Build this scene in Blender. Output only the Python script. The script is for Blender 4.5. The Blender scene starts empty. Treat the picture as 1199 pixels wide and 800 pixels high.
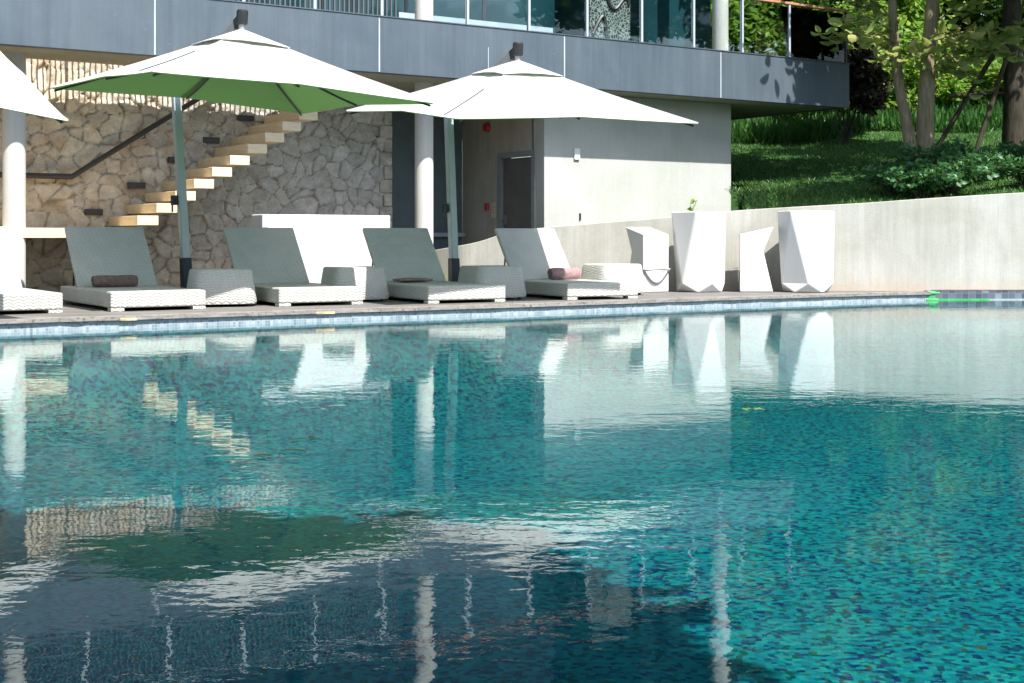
import bpy, bmesh, math, random
import numpy as np
from mathutils import Vector, Matrix, Euler

random.seed(7)
rng = np.random.default_rng(11)
scn = bpy.context.scene
col = scn.collection
R = math.radians
TH = R(33.7)                       # the villa and the pool edge run along u = (cos TH, sin TH)
CT, ST = math.cos(TH), math.sin(TH)
DECK = 0.124                       # deck level; water is at z = 0


def AB(a, b, z=0.0):
    """villa coordinates (a along the facade, b away from the pool) -> world"""
    return Vector((a * CT - b * ST, a * ST + b * CT, z))


# ------------------------------------------------------------------ materials
class NT:
    def __init__(s, name):
        m = bpy.data.materials.new(name)
        m.use_nodes = True
        s.m = m
        s.t = m.node_tree
        s.t.nodes.clear()
        s.out = s.n('ShaderNodeOutputMaterial')

    def n(s, ty, **kw):
        nd = s.t.nodes.new(ty)
        for k, v in kw.items():
            if k.startswith('i_'):
                key = k[2:].replace('_', ' ')
                nd.inputs[key].default_value = v
            else:
                setattr(nd, k, v)
        return nd

    def l(s, a, b):
        s.t.links.new(a, b)

    def surf(s, sock):
        s.l(sock, s.out.inputs['Surface'])

    def coords(s, scale=(1, 1, 1), kind='Object'):
        tc = s.n('ShaderNodeTexCoord')
        mp = s.n('ShaderNodeMapping')
        mp.inputs['Scale'].default_value = scale
        s.l(tc.outputs[kind], mp.inputs['Vector'])
        return mp.outputs['Vector']

    def noise(s, vec, scale, detail=4, rough=.55, dist=0.0):
        nd = s.n('ShaderNodeTexNoise')
        nd.inputs['Scale'].default_value = scale
        nd.inputs['Detail'].default_value = detail
        nd.inputs['Roughness'].default_value = rough
        nd.inputs['Distortion'].default_value = dist
        if vec is not None:
            s.l(vec, nd.inputs['Vector'])
        return nd.outputs['Fac']

    def ramp(s, fac, stops, interp='LINEAR'):
        nd = s.n('ShaderNodeValToRGB')
        cr = nd.color_ramp
        cr.interpolation = interp
        while len(cr.elements) > 1:
            cr.elements.remove(cr.elements[-1])
        for i, (p, c) in enumerate(stops):
            e = cr.elements[0] if i == 0 else cr.elements.new(p)
            e.position = p
            e.color = (*c, 1) if len(c) == 3 else c
        s.l(fac, nd.inputs['Fac'])
        return nd.outputs['Color']

    def mix(s, fac, a, b, mode='MIX'):
        nd = s.n('ShaderNodeMix', data_type='RGBA', blend_type=mode)
        for sock, v in ((nd.inputs[0], fac), (nd.inputs[6], a), (nd.inputs[7], b)):
            if hasattr(v, 'is_linked'):
                s.l(v, sock)
            elif isinstance(v, (int, float)):
                sock.default_value = v
            else:
                sock.default_value = (*v, 1)
        return nd.outputs[2]

    def math(s, op, a, b=None, c=None):
        nd = s.n('ShaderNodeMath', operation=op)
        for i, v in enumerate((a, b, c)):
            if v is None:
                continue
            if hasattr(v, 'is_linked'):
                s.l(v, nd.inputs[i])
            else:
                nd.inputs[i].default_value = v
        return nd.outputs[0]

    def bump(s, h, strength=.3, dist=.01, normal=None):
        nd = s.n('ShaderNodeBump')
        nd.inputs['Strength'].default_value = strength
        nd.inputs['Distance'].default_value = dist
        s.l(h, nd.inputs['Height'])
        if normal is not None:
            s.l(normal, nd.inputs['Normal'])
        return nd.outputs['Normal']

    def bsdf(s, color, rough=.6, spec=.3, normal=None, metal=0.0):
        p = s.n('ShaderNodeBsdfPrincipled')
        if hasattr(color, 'is_linked'):
            s.l(color, p.inputs['Base Color'])
        else:
            p.inputs['Base Color'].default_value = (*color, 1)
        if hasattr(rough, 'is_linked'):
            s.l(rough, p.inputs['Roughness'])
        else:
            p.inputs['Roughness'].default_value = rough
        p.inputs['Specular IOR Level'].default_value = spec
        p.inputs['Metallic'].default_value = metal
        if normal is not None:
            s.l(normal, p.inputs['Normal'])
        return p


def simple(name, c, rough=.6, spec=.3, var=.06, nscale=3.0, bumpy=0.0, bscale=60.0, metal=0.0):
    t = NT(name)
    v = t.coords()
    f = t.noise(v, nscale, 5)
    lo = tuple(max(0, x * (1 - var * 2)) for x in c)
    hi = tuple(min(1, x * (1 + var * 2)) for x in c)
    cc = t.ramp(f, [(.3, lo), (.7, hi)])
    nm = t.bump(t.noise(v, bscale, 3), bumpy, .01) if bumpy else None
    t.surf(t.bsdf(cc, rough, spec, nm, metal).outputs[0])
    return t.m


def concrete(name, c, streak=.16, blotch=.12, warm_foot=False):
    """board-marked concrete: vertical streaks, blotches, pinholes"""
    t = NT(name)
    vs = t.coords((9, 9, .55))
    vb = t.coords()
    st = t.noise(vs, 1.3, 6, .62)
    bl = t.noise(vb, 1.1, 6, .6, .6)
    fine = t.noise(vb, 34, 4, .7)
    k1 = t.ramp(st, [(.28, (1 - streak,) * 3), (.72, (1 + 0 * streak,) * 3)])
    k2 = t.ramp(bl, [(.25, (1 - blotch, 1 - blotch, 1 - blotch * 1.3)), (.7, (1, 1, 1))])
    k3 = t.ramp(fine, [(.3, (.93,) * 3), (.6, (1,) * 3)])
    cc = t.mix(1, t.mix(1, t.mix(1, c, k1, 'MULTIPLY'), k2, 'MULTIPLY'), k3, 'MULTIPLY')
    if warm_foot:      # rust and soil splashed on the foot of the wall
        tc = t.n('ShaderNodeNewGeometry')
        sx = t.n('ShaderNodeSeparateXYZ')
        t.l(tc.outputs['Position'], sx.inputs[0])
        wob = t.math('MULTIPLY', t.noise(t.coords((3, 3, 1)), 2.2, 5), .34)
        hgt = t.math('SUBTRACT', sx.outputs['Z'], wob)
        ff = t.n('ShaderNodeMapRange')
        ff.inputs[1].default_value = .16
        ff.inputs[2].default_value = -.02
        t.l(hgt, ff.inputs[0])
        cc = t.mix(t.math('MULTIPLY', ff.outputs[0], .35), cc, (.44, .31, .19))
        # rain stains running down from the coping
        dr = t.noise(t.coords((14, 14, .22)), 1.0, 5, .6)
        df = t.ramp(dr, [(.56, (0, 0, 0)), (.72, (1, 1, 1))])
        cc = t.mix(t.math('MULTIPLY', df, .38), cc, (.33, .30, .25))
    nm = t.bump(t.math('ADD', fine, t.math('MULTIPLY', st, .8)), .25, .01)
    t.surf(t.bsdf(cc, .82, .2, nm).outputs[0])
    return t.m


M = {}
M['concrete'] = concrete('pale_concrete', (.445, .452, .43), .06, .17)
M['retaining'] = concrete('weathered_concrete', (.50, .492, .455), .2, .26, True)
M['door_wall'] = concrete('recess_concrete', (.46, .42, .36), .2, .2)  # warmer beige concrete of the recess side wall
M['column'] = concrete('column_concrete', (.60, .59, .56), .12, .12)
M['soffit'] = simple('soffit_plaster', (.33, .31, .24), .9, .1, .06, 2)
M['render_white'] = simple('white_render', (.64, .655, .67), .55, .4, .03, 2)
M['plastic_white'] = simple('white_plastic', (.62, .62, .61), .38, .45, .02, 1.5)
M['dark_metal'] = simple('dark_metal', (.018, .02, .022), .45, .5, .1)
M['alu'] = simple('grey_aluminium', (.42, .42, .41), .4, .5, .04, 3, metal=.5)
M['mast'] = simple('pale_mast', (.36, .43, .44), .38, .5, .04, 3)
M['sleeve'] = simple('navy_sleeve', (.008, .02, .035), .5, .4, .1)
M['sealant'] = simple('pale_sealant', (.34, .37, .4), .7, .2)
M['bar'] = simple('grey_bar', (.085, .105, .11), .45, .4, .03)
M['copper'] = simple('copper_handrail', (.42, .2, .12), .4, .5, .1)
M['brown_rail'] = simple('brown_steel', (.035, .034, .035), .5, .4, .1)
M['post'] = simple('pale_post', (.36, .4, .43), .4, .4, .03)
M['red'] = simple('red_plastic', (.4, .03, .03), .4, .4)
M['beige_plate'] = simple('beige_plate', (.5, .42, .3), .5, .3)
M['door'] = simple('grey_door', (.115, .105, .095), .5, .35, .08, 3)
M['door_frame'] = simple('door_frame', (.22, .23, .23), .5, .35)
M['steel'] = simple('bright_steel', (.7, .7, .7), .25, .5, .02, metal=1)
M['towel'] = simple('brown_towel', (.19, .135, .115), .95, .1, .12, 30, .5, 160)
M['towel_pink'] = simple('mauve_towel', (.3, .2, .2), .95, .1, .12, 30, .5, 160)
M['navy_wall'] = simple('blue_grey_wall', (.10, .135, .15), .5, .35, .06)
M['pale_ledge'] = simple('pale_ledge', (.3, .36, .4), .6, .3)
M['green_trim'] = simple('green_trim', (.05, .34, .11), .5, .4, .1, 20)
M['pale_trim'] = simple('pale_trim', (.27, .36, .34), .5, .4, .1, 20)
M['orange_chip'] = simple('ochre_stone', (.6, .43, .24), .8, .2, .2, 14)
M['plant_green'] = None


def fascia_mat():
    t = NT('blue_grey_fascia')
    v = t.coords()
    st = t.noise(t.coords((7, 7, .35)), 1.2, 6, .6)
    bl = t.noise(v, .9, 6, .62, .4)
    fl = t.noise(v, 16, 4, .7)
    c = t.ramp(bl, [(.3, (.058, .082, .105)), (.7, (.086, .110, .132))])
    c = t.mix(1, c, t.ramp(st, [(.3, (.8,) * 3), (.7, (1.06,) * 3)]), 'MULTIPLY')
    c = t.mix(t.ramp(fl, [(.66, (0,) * 3), (.74, (.25,) * 3)]), c, (.3, .33, .36))
    t.surf(t.bsdf(c, .55, .35, t.bump(fl, .1, .004)).outputs[0])
    return t.m


M['fascia'] = fascia_mat()


def rattan():
    t = NT('woven_rattan')
    v = t.coords()
    sx = t.n('ShaderNodeSeparateXYZ')
    t.l(v, sx.inputs[0])
    wob = t.math('MULTIPLY', t.noise(v, 3, 3), .012)
    zig = t.math('ADD', t.math('PINGPONG', sx.outputs['X'], .05), t.math('PINGPONG', sx.outputs['Y'], .05))
    ph = t.math('ADD', t.math('ADD', sx.outputs['Z'], t.math('MULTIPLY', sx.outputs['Y'], .55)), t.math('ADD', t.math('MULTIPLY', zig, .42), wob))
    h1 = t.math('SINE', t.math('MULTIPLY', ph, 190))
    h2 = t.math('SINE', t.math('MULTIPLY', t.math('ADD', sx.outputs['X'], t.math('MULTIPLY', sx.outputs['Z'], .25)), 120))
    h = t.math('ADD', t.math('MULTIPLY', h1, .7), t.math('MULTIPLY', h2, .22))
    fac = t.math('MULTIPLY_ADD', h, .45, .55)
    nz = t.noise(v, 5, 4)
    c = t.ramp(fac, [(.05, (.40, .402, .365)), (.42, (.485, .485, .445)), (1, (.53, .53, .49))])
    c = t.mix(1, c, t.ramp(nz, [(.3, (.9,) * 3), (.7, (1,) * 3)]), 'MULTIPLY')
    t.surf(t.bsdf(c, .6, .3, t.bump(h, .5, .006)).outputs[0])
    return t.m


M['rattan'] = rattan()


def canopy_mat(name, c, trans, tcol):
    t = NT(name)
    v = t.coords()
    wv = t.noise(v, 240, 2)
    sg = t.noise(t.coords((1, 1, 2)), 2.4, 4, .55, .8)
    cc = t.mix(1, c, t.ramp(sg, [(.3, (.95,) * 3), (.7, (1,) * 3)]), 'MULTIPLY')
    nm = t.bump(t.math('ADD', t.math('MULTIPLY', wv, .04), sg), .35, .06)
    d = t.n('ShaderNodeBsdfDiffuse')
    t.l(cc, d.inputs['Color'])
    t.l(nm, d.inputs['Normal'])
    tr = t.n('ShaderNodeBsdfTranslucent')
    tr.inputs['Color'].default_value = (*tcol, 1)
    mx = t.n('ShaderNodeMixShader')
    mx.inputs[0].default_value = trans
    t.l(d.outputs[0], mx.inputs[1])
    t.l(tr.outputs[0], mx.inputs[2])
    t.surf(mx.outputs[0])
    return t.m


M['canopy'] = canopy_mat('white_canvas', (.65, .65, .62), .3, (.66, .68, .62))
M['hem'] = simple('canvas_hem', (.45, .45, .42), .9, .1)
M['lining'] = canopy_mat('green_lining', (.165, .30, .11), .45, (.29, .54, .2))


def stone_mat():
    t = NT('rubble_stone')
    at = t.n('ShaderNodeVertexColor')
    at.layer_name = 'stone_tint'
    v = t.coords()
    n1 = t.noise(v, 6, 6, .7)
    n2 = t.noise(v, 45, 5, .7)
    c = t.mix(1, at.outputs['Color'], t.ramp(n1, [(.25, (.62, .58, .53)), (.72, (1.15, 1.12, 1.08))]), 'MULTIPLY')
    c = t.mix(1, c, t.ramp(n2, [(.3, (.82,) * 3), (.65, (1.08,) * 3)]), 'MULTIPLY')
    t.surf(t.bsdf(c, .9, .15, t.bump(t.math('ADD', n2, n1), .5, .02)).outputs[0])
    return t.m


M['stone'] = stone_mat()


def tread_mat():
    t = NT('travertine_tread')
    v = t.coords((1, 1, 6))
    n = t.noise(v, 5, 5, .6)
    c = t.ramp(n, [(.3, (.63, .50, .33)), (.7, (.76, .63, .44))])
    t.surf(t.bsdf(c, .6, .25, t.bump(n, .1, .01)).outputs[0])
    return t.m


M['tread'] = tread_mat()


def deck_mat():
    t = NT('grey_deck_boards')
    v = t.coords()
    w = t.n('ShaderNodeTexBrick')
    w.inputs['Scale'].default_value = 1
    w.inputs['Brick Width'].default_value = 2.2
    w.inputs['Row Height'].default_value = .14
    w.inputs['Mortar Size'].default_value = .006
    w.inputs['Color1'].default_value = (.15, .14, .13, 1)
    w.inputs['Color2'].default_value = (.20, .19, .176, 1)
    w.inputs['Mortar'].default_value = (.05, .045, .04, 1)
    t.l(v, w.inputs['Vector'])
    n = t.noise(t.coords((2, 22, 2)), 2, 5, .6)
    c = t.mix(1, w.outputs['Color'], t.ramp(n, [(.3, (.75,) * 3), (.7, (1.1,) * 3)]), 'MULTIPLY')
    t.surf(t.bsdf(c, .7, .25, t.bump(n, .2, .006)).outputs[0])
    return t.m


M['deck'] = deck_mat()


def coping_mat():
    t = NT('grey_edge_boards')
    v = t.coords()
    n = t.noise(t.coords((1.2, 1.2, 8)), 4, 6, .65)
    f = t.noise(v, 26, 4, .7)
    c = t.ramp(n, [(.25, (.13, .12, .112)), (.5, (.24, .22, .205)), (.75, (.34, .315, .29))])
    c = t.mix(1, c, t.ramp(f, [(.34, (.4, .33, .3)), (.46, (1,) * 3)]), 'MULTIPLY')
    t.surf(t.bsdf(c, .75, .2, t.bump(f, .3, .008)).outputs[0])
    return t.m


M['coping'] = coping_mat()


def tile_wall_mat(name, stops, scale, mortar):
    t = NT(name)
    uv = t.n('ShaderNodeUVMap')
    b = t.n('ShaderNodeTexBrick', offset=0.0)
    b.inputs['Scale'].default_value = 1
    b.inputs['Brick Width'].default_value = scale
    b.inputs['Row Height'].default_value = scale
    b.inputs['Mortar Size'].default_value = scale * .05
    b.inputs['Color1'].default_value = (1, 1, 1, 1)
    b.inputs['Color2'].default_value = (1, 1, 1, 1)
    b.inputs['Mortar'].default_value = (0, 0, 0, 1)
    t.l(uv.outputs[0], b.inputs['Vector'])
    sn = t.n('ShaderNodeVectorMath', operation='SNAP')
    sn.inputs[1].default_value = (scale, scale, 1)
    t.l(uv.outputs[0], sn.inputs[0])
    wn = t.n('ShaderNodeTexWhiteNoise', noise_dimensions='2D')
    t.l(sn.outputs[0], wn.inputs['Vector'])
    big = t.noise(uv.outputs[0], .9, 4)
    fac = t.math('ADD', t.math('MULTIPLY', wn.outputs['Value'], .65), t.math('MULTIPLY', big, .45))
    c = t.ramp(fac, stops)
    c = t.mix(b.outputs['Color'], mortar, c)
    t.surf(t.bsdf(c, .22, .5).outputs[0])
    return t.m


M['band'] = tile_wall_mat('pale_blue_mosaic', [(.1, (.09, .13, .18)), (.35, (.2, .26, .31)), (.7, (.30, .35, .39)), (1, (.4, .44, .47))],
                          .03, (.36, .39, .41))
M['dark_band'] = tile_wall_mat('slate_mosaic', [(.1, (.035, .045, .07)), (.5, (.075, .09, .125)), (.82, (.11, .13, .17)), (.95, (.3, .34, .38))],
                               .1, (.14, .155, .18))


def floor_mat():
    t = NT('teal_mosaic')
    v = t.coords()
    wob = t.n('ShaderNodeTexNoise')
    wob.inputs['Scale'].default_value = 5.0
    t.l(v, wob.inputs['Vector'])
    off = t.n('ShaderNodeVectorMath', operation='SCALE')
    off.inputs['Scale'].default_value = .09
    t.l(wob.outputs['Color'], off.inputs[0])
    ad = t.n('ShaderNodeVectorMath', operation='ADD')
    t.l(v, ad.inputs[0])
    t.l(off.outputs[0], ad.inputs[1])
    vo = t.n('ShaderNodeTexVoronoi', feature='F1', distance='CHEBYCHEV')
    vo.inputs['Scale'].default_value = 31.0
    vo.inputs['Randomness'].default_value = .55
    t.l(ad.outputs[0], vo.inputs['Vector'])
    sp = t.n('ShaderNodeSeparateColor')
    t.l(vo.outputs['Color'], sp.inputs[0])
    c = t.ramp(sp.outputs[0], [(0, (.002, .012, .055)), (.09, (.002, .030, .075)), (.19, (.002, .060, .075)), (.30, (.002, .10, .118)), (.5, (.002, .125, .135)),
                               (.68, (.003, .145, .145)), (.83, (.006, .17, .152)), (.93, (.003, .05, .035)), (.992, (.05, .05, .012))], 'CONSTANT')
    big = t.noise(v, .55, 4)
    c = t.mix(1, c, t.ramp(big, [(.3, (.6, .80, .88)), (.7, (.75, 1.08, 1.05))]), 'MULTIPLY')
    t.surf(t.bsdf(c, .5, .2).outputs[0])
    return t.m


M['floor'] = floor_mat()


def water_mat():
    t = NT('pool_water_surface')
    v = t.coords()
    vs = t.coords((.8, 1.5, 1))
    n1 = t.noise(vs, 2.8, 3, .5)
    n2 = t.noise(v, 11, 3, .5, .4)
    n3 = t.noise(v, 26, 2, .5)
    pw = t.noise(v, .35, 2)
    amp = t.ramp(pw, [(.35, (.45,) * 3), (.68, (1.15,) * 3)])
    h = t.math('ADD', t.math('MULTIPLY', n1, .7), t.math('ADD', t.math('MULTIPLY', n2, .26), t.math('MULTIPLY', n3, .06)))
    h = t.math('MULTIPLY', h, amp)
    nm = t.bump(h, .40, .0080)
    fr = t.n('ShaderNodeFresnel', i_IOR=1.32)
    t.l(nm, fr.inputs['Normal'])
    tr = t.n('ShaderNodeBsdfTransparent')
    tr.inputs['Color'].default_value = (.80, .965, .97, 1)
    gl = t.n('ShaderNodeBsdfGlossy', i_Roughness=.004)
    gl.inputs['Color'].default_value = (.94, .98, .97, 1)
    t.l(nm, gl.inputs['Normal'])
    mx = t.n('ShaderNodeMixShader')
    t.l(fr.outputs[0], mx.inputs[0])
    t.l(tr.outputs[0], mx.inputs[1])
    t.l(gl.outputs[0], mx.inputs[2])
    t.surf(mx.outputs[0])
    return t.m


M['water'] = water_mat()


def glass_mat(name, tint, ior=1.5, extra=.0):
    t = NT(name)
    fr = t.n('ShaderNodeFresnel', i_IOR=ior)
    tr = t.n('ShaderNodeBsdfTransparent')
    tr.inputs['Color'].default_value = (*tint, 1)
    gl = t.n('ShaderNodeBsdfGlossy', i_Roughness=.01)
    mx = t.n('ShaderNodeMixShader')
    t.l(t.math('ADD', fr.outputs[0], extra), mx.inputs[0])
    t.l(tr.outputs[0], mx.inputs[1])
    t.l(gl.outputs[0], mx.inputs[2])
    t.surf(mx.outputs[0])
    return t.m


M['glass'] = glass_mat('railing_glass', (.9, .95, .95), 1.4)


def dark_glass():
    t = NT('dark_window_glass')
    v = t.coords((1, 1, .3))
    n = t.noise(v, .9, 3)
    c = t.ramp(n, [(.3, (.006, .022, .03)), (.7, (.012, .05, .06))])
    t.surf(t.bsdf(c, .05, .5).outputs[0])
    return t.m


M['dark_glass'] = dark_glass()


def screen_mat():
    t = NT('perforated_screen')
    v = t.coords()
    vo = t.n('ShaderNodeTexVoronoi', feature='DISTANCE_TO_EDGE')
    vo.inputs['Scale'].default_value = 16
    t.l(v, vo.inputs['Vector'])
    c = t.ramp(vo.outputs['Distance'], [(.05, (.2, .24, .22)), (.12, (.02, .03, .03))])
    t.surf(t.bsdf(c, .5, .3).outputs[0])
    return t.m


M['screen'] = screen_mat()


def leaf_mat(name, cols, trans=.35, tcol=(.25, .4, .05), rough=.45):
    t = NT(name)
    g = t.n('ShaderNodeNewGeometry')
    c = t.ramp(g.outputs['Random Per Island'], [(i / max(1, len(cols) - 1), x) for i, x in enumerate(cols)])
    n = t.noise(t.coords(), .9, 3)
    c = t.mix(1, c, t.ramp(n, [(.3, (.7,) * 3), (.7, (1.15,) * 3)]), 'MULTIPLY')
    p = t.bsdf(c, rough, .35)
    tr = t.n('ShaderNodeBsdfTranslucent')
    t.l(t.mix(.5, c, tcol), tr.inputs['Color'])
    mx = t.n('ShaderNodeMixShader')
    mx.inputs[0].default_value = trans
    t.l(p.outputs[0], mx.inputs[1])
    t.l(tr.outputs[0], mx.inputs[2])
    t.surf(mx.outputs[0])
    return t.m


M['leaf_forest'] = leaf_mat('forest_leaves', [(.022, .085, .02), (.05, .15, .03), (.09, .2, .035), (.03, .11, .045)])
M['leaf_bright'] = leaf_mat('bright_leaves', [(.07, .19, .025), (.15, .31, .04), (.24, .36, .05), (.09, .23, .05)], .42, (.4, .55, .08))
M['leaf_young'] = leaf_mat('young_tree_leaves', [(.16, .27, .06), (.3, .4, .1), (.42, .41, .15), (.22, .34, .08)], .38, (.5, .52, .16))
M['leaf_shrub'] = leaf_mat('shrub_leaves', [(.02, .09, .035), (.045, .155, .05), (.075, .2, .06)], .25)
M['leaf_dead'] = leaf_mat('dead_fronds', [(.02, .019, .012), (.036, .031, .02), (.016, .021, .01)], .15, (.06, .05, .02), .9)
M['grass_tall'] = leaf_mat('tall_grass_blades', [(.02, .08, .02), (.04, .13, .025), (.075, .18, .035)], .3, (.15, .36, .05))
M['grass_lawn'] = leaf_mat('lawn_blades', [(.03, .095, .024), (.055, .13, .026), (.085, .16, .03)], .25, (.2, .36, .05))
M['sprig'] = leaf_mat('sprig_leaves', [(.12, .25, .03), (.25, .4, .05)], .4, (.4, .55, .1))
M['float_leaf'] = leaf_mat('floating_leaves', [(.12, .24, .05), (.2, .24, .06), (.08, .2, .06)], .2, (.2, .3, .08))


def bark_mat(name, a, b):
    t = NT(name)
    n = t.noise(t.coords((6, 6, 1.0)), 3.5, 6, .65)
    m_ = t.noise(t.coords(), 1.6, 4)
    c = t.mix(1, t.ramp(n, [(.3, a), (.7, b)]), t.ramp(m_, [(.3, (.75,) * 3), (.7, (1.1,) * 3)]), 'MULTIPLY')
    t.surf(t.bsdf(c, .9, .1, t.bump(n, .6, .02)).outputs[0])
    return t.m


M['bark'] = bark_mat('pale_bark', (.17, .14, .085), (.34, .28, .18))
M['bark_dark'] = bark_mat('dark_bark', (.036, .032, .023), (.085, .075, .055))


def soil_mat():
    t = NT('lawn_soil')
    v = t.coords()
    n = t.noise(v, 1.2, 6, .6)
    f = t.noise(v, 30, 4, .7)
    c = t.ramp(n, [(.3, (.022, .065, .022)), (.55, (.04, .10, .026)), (.75, (.055, .09, .03))])
    c = t.mix(1, c, t.ramp(f, [(.3, (.6,) * 3), (.7, (1.2,) * 3)]), 'MULTIPLY')
    t.surf(t.bsdf(c, .95, .05, t.bump(f, .8, .04)).outputs[0])
    return t.m


M['soil'] = soil_mat()
M['earth'] = simple('dry_ground', (.16, .15, .11), .95, .05, .15, 1.0)

# ------------------------------------------------------------------ mesh helpers


class MB:
    def __init__(s, off=(0, 0, 0)):
        s.v = []
        s.f = []
        s.o = Vector(off)

    def add(s, vs, fs):
        k = len(s.v)
        s.v += [tuple(Vector(p) - s.o) for p in vs]
        s.f += [[i + k for i in f] for f in fs]
        return s

    def box(s, x0, x1, y0, y1, z0, z1):
        vs = [(x, y, z) for z in (z0, z1) for (x, y) in ((x0, y0), (x1, y0), (x1, y1), (x0, y1))]
        return s.add(vs, [[3, 2, 1, 0], [4, 5, 6, 7], [0, 1, 5, 4], [1, 2, 6, 5], [2, 3, 7, 6], [3, 0, 4, 7]])

    def prism(s, pts, n0, n1, fn):
        """polygon pts (2-D) swept between n0 and n1; fn(p, n) -> 3-D"""
        k = len(pts)
        vs = [fn(p, n0) for p in pts] + [fn(p, n1) for p in pts]
        fs = [list(range(k))[::-1], list(range(k, 2 * k))]
        fs += [[i, (i + 1) % k, k + (i + 1) % k, k + i] for i in range(k)]
        return s.add(vs, fs)

    def tube(s, pts, rad, n=10, cap=True):
        pts = [Vector(p) for p in pts]
        rr = rad if isinstance(rad, (list, tuple)) else [rad] * len(pts)
        vs, fs = [], []
        ref = None
        for i, p in enumerate(pts):
            d = (pts[min(i + 1, len(pts) - 1)] - pts[max(i - 1, 0)]).normalized()
            if ref is None:
                ref = Vector((0, 0, 1)) if abs(d.z) < .9 else Vector((1, 0, 0))
            e1 = d.cross(ref).normalized()
            e2 = d.cross(e1).normalized()
            ref = e1.cross(d)
            for k in range(n):
                a = 2 * math.pi * k / n
                vs.append(p + (e1 * math.cos(a) + e2 * math.sin(a)) * rr[i])
        for i in range(len(pts) - 1):
            for k in range(n):
                a, b = i * n + k, i * n + (k + 1) % n
                fs.append([a, b, b + n, a + n])
        if cap:
            fs.append(list(range(n))[::-1])
            fs.append(list(range((len(pts) - 1) * n, len(pts) * n)))
        return s.add(vs, fs)

    def loft(s, rings, cap=True):
        n = len(rings[0])
        vs = [p for r in rings for p in r]
        fs = []
        for i in range(len(rings) - 1):
            for k in range(n):
                a, b = i * n + k, i * n + (k + 1) % n
                fs.append([a, b, b + n, a + n])
        if cap:
            fs.append(list(range(n))[::-1])
            fs.append(list(range((len(rings) - 1) * n, len(rings) * n)))
        return s.add(vs, fs)


def build(name, mb, mat, parent=None, smooth=False, bevel=0.0, seg=2, kind=None):
    me = bpy.data.meshes.new(name)
    me.from_pydata(mb.v, [], mb.f)
    bm = bmesh.new()
    bm.from_mesh(me)
    bmesh.ops.recalc_face_normals(bm, faces=bm.faces)
    bm.to_mesh(me)
    bm.free()
    me.materials.append(mat)
    o = bpy.data.objects.new(name, me)
    col.objects.link(o)
    if parent:
        o.parent = parent
    if smooth:
        for p in me.polygons:
            p.use_smooth = True
        me.set_sharp_from_angle(angle=R(40))
    if bevel:
        b = o.modifiers.new('bevel', 'BEVEL')
        b.width = bevel
        b.segments = seg
        b.limit_method = 'ANGLE'
        b.angle_limit = R(35)
    if kind:
        o['kind'] = kind
    return o


def tag(o, label, cat, group=None):
    o['label'] = label
    o['category'] = cat
    if group:
        o['group'] = group
    return o


def thing(name, label, cat, loc, rz=0.0, group=None):
    o = bpy.data.objects.new(name, None)
    o.empty_display_size = .1
    col.objects.link(o)
    o.location = loc
    o.rotation_euler = (0, 0, rz)
    return tag(o, label, cat, group)


def dup(o, parent=None):
    c = o.copy()
    col.objects.link(c)
    c.parent = parent
    for ch in list(o.children):
        dup(ch, c)
    return c


# mesh in villa coordinates, relative to an Empty standing at (a0, b0, z0)
def vb(a0, b0, z0=0.0):
    return MB((a0, b0, z0))


# ------------------------------------------------------------------ camera, world, sun
cam_d = bpy.data.cameras.new('camera')
cam = bpy.data.objects.new('camera', cam_d)
col.objects.link(cam)
cam.location = (0, 0, .92)
cam.rotation_euler = (R(90), 0, 0)
cam_d.sensor_width = 36
cam_d.lens = 36 * 1600 / 1199
cam_d.shift_y = -122 / 1199
cam_d.shift_x = -.0004
cam_d.clip_end = 2000
cam_d.clip_start = .05
scn.camera = cam

PHI = R(2)                        # sun azimuth off the facade's normal, towards +u
EL = math.atan(1.40 * math.cos(PHI))
hx, hy = ST * math.cos(PHI) + CT * math.sin(PHI), -CT * math.cos(PHI) + ST * math.sin(PHI)
sdir = Vector((hx * math.cos(EL), hy * math.cos(EL), math.sin(EL)))
sd = bpy.data.lights.new('sun', 'SUN')
sd.energy = 5.0
sd.angle = R(.5)
sd.color = (1, .968, .915)
so = bpy.data.objects.new('sun', sd)
col.objects.link(so)
so.location = (6, -10, 25)
so.rotation_euler = sdir.to_track_quat('Z', 'Y').to_euler()

w = bpy.data.worlds.new('World')
scn.world = w
w.use_nodes = True
wt = w.node_tree
bg = wt.nodes['Background']
sky = wt.nodes.new('ShaderNodeTexSky')
sky.sky_type = 'NISHITA'
sky.sun_disc = False
sky.sun_elevation = EL
sky.sun_rotation = math.atan2(hx, hy)
sky.air_density = 1.0
sky.dust_density = 1.5
wt.links.new(sky.outputs[0], bg.inputs[0])
bg.inputs[1].default_value = .15
vs_ = scn.view_settings
vs_.view_transform = 'Standard'
vs_.look = 'None'
vs_.exposure = 1.05
vs_.gamma = 1
vs_.use_curve_mapping = False
scn.cycles.max_bounces = 10
scn.cycles.transparent_max_bounces = 16
scn.cycles.diffuse_bounces = 5
scn.cycles.glossy_bounces = 5
scn.cycles.sample_clamp_indirect = 8
scn.cycles.use_denoising = True
scn.cycles.caustics_reflective = False
scn.cycles.caustics_refractive = False

# ------------------------------------------------------------------ the pool and the deck
# pool edge (waterline) in world x, y
EDGE = [(-16.5, 5.0), (-12.0, 8.2), (-8.2, 10.75), (-4.93, 13.14), (-3.87, 13.80), (-1.88, 15.08), (0, 16.22), (1.1, 16.95),
        (2.21, 17.72), (3.6, 18.60), (4.84, 19.32), (5.5, 19.66), (6.1, 19.90)]


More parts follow.
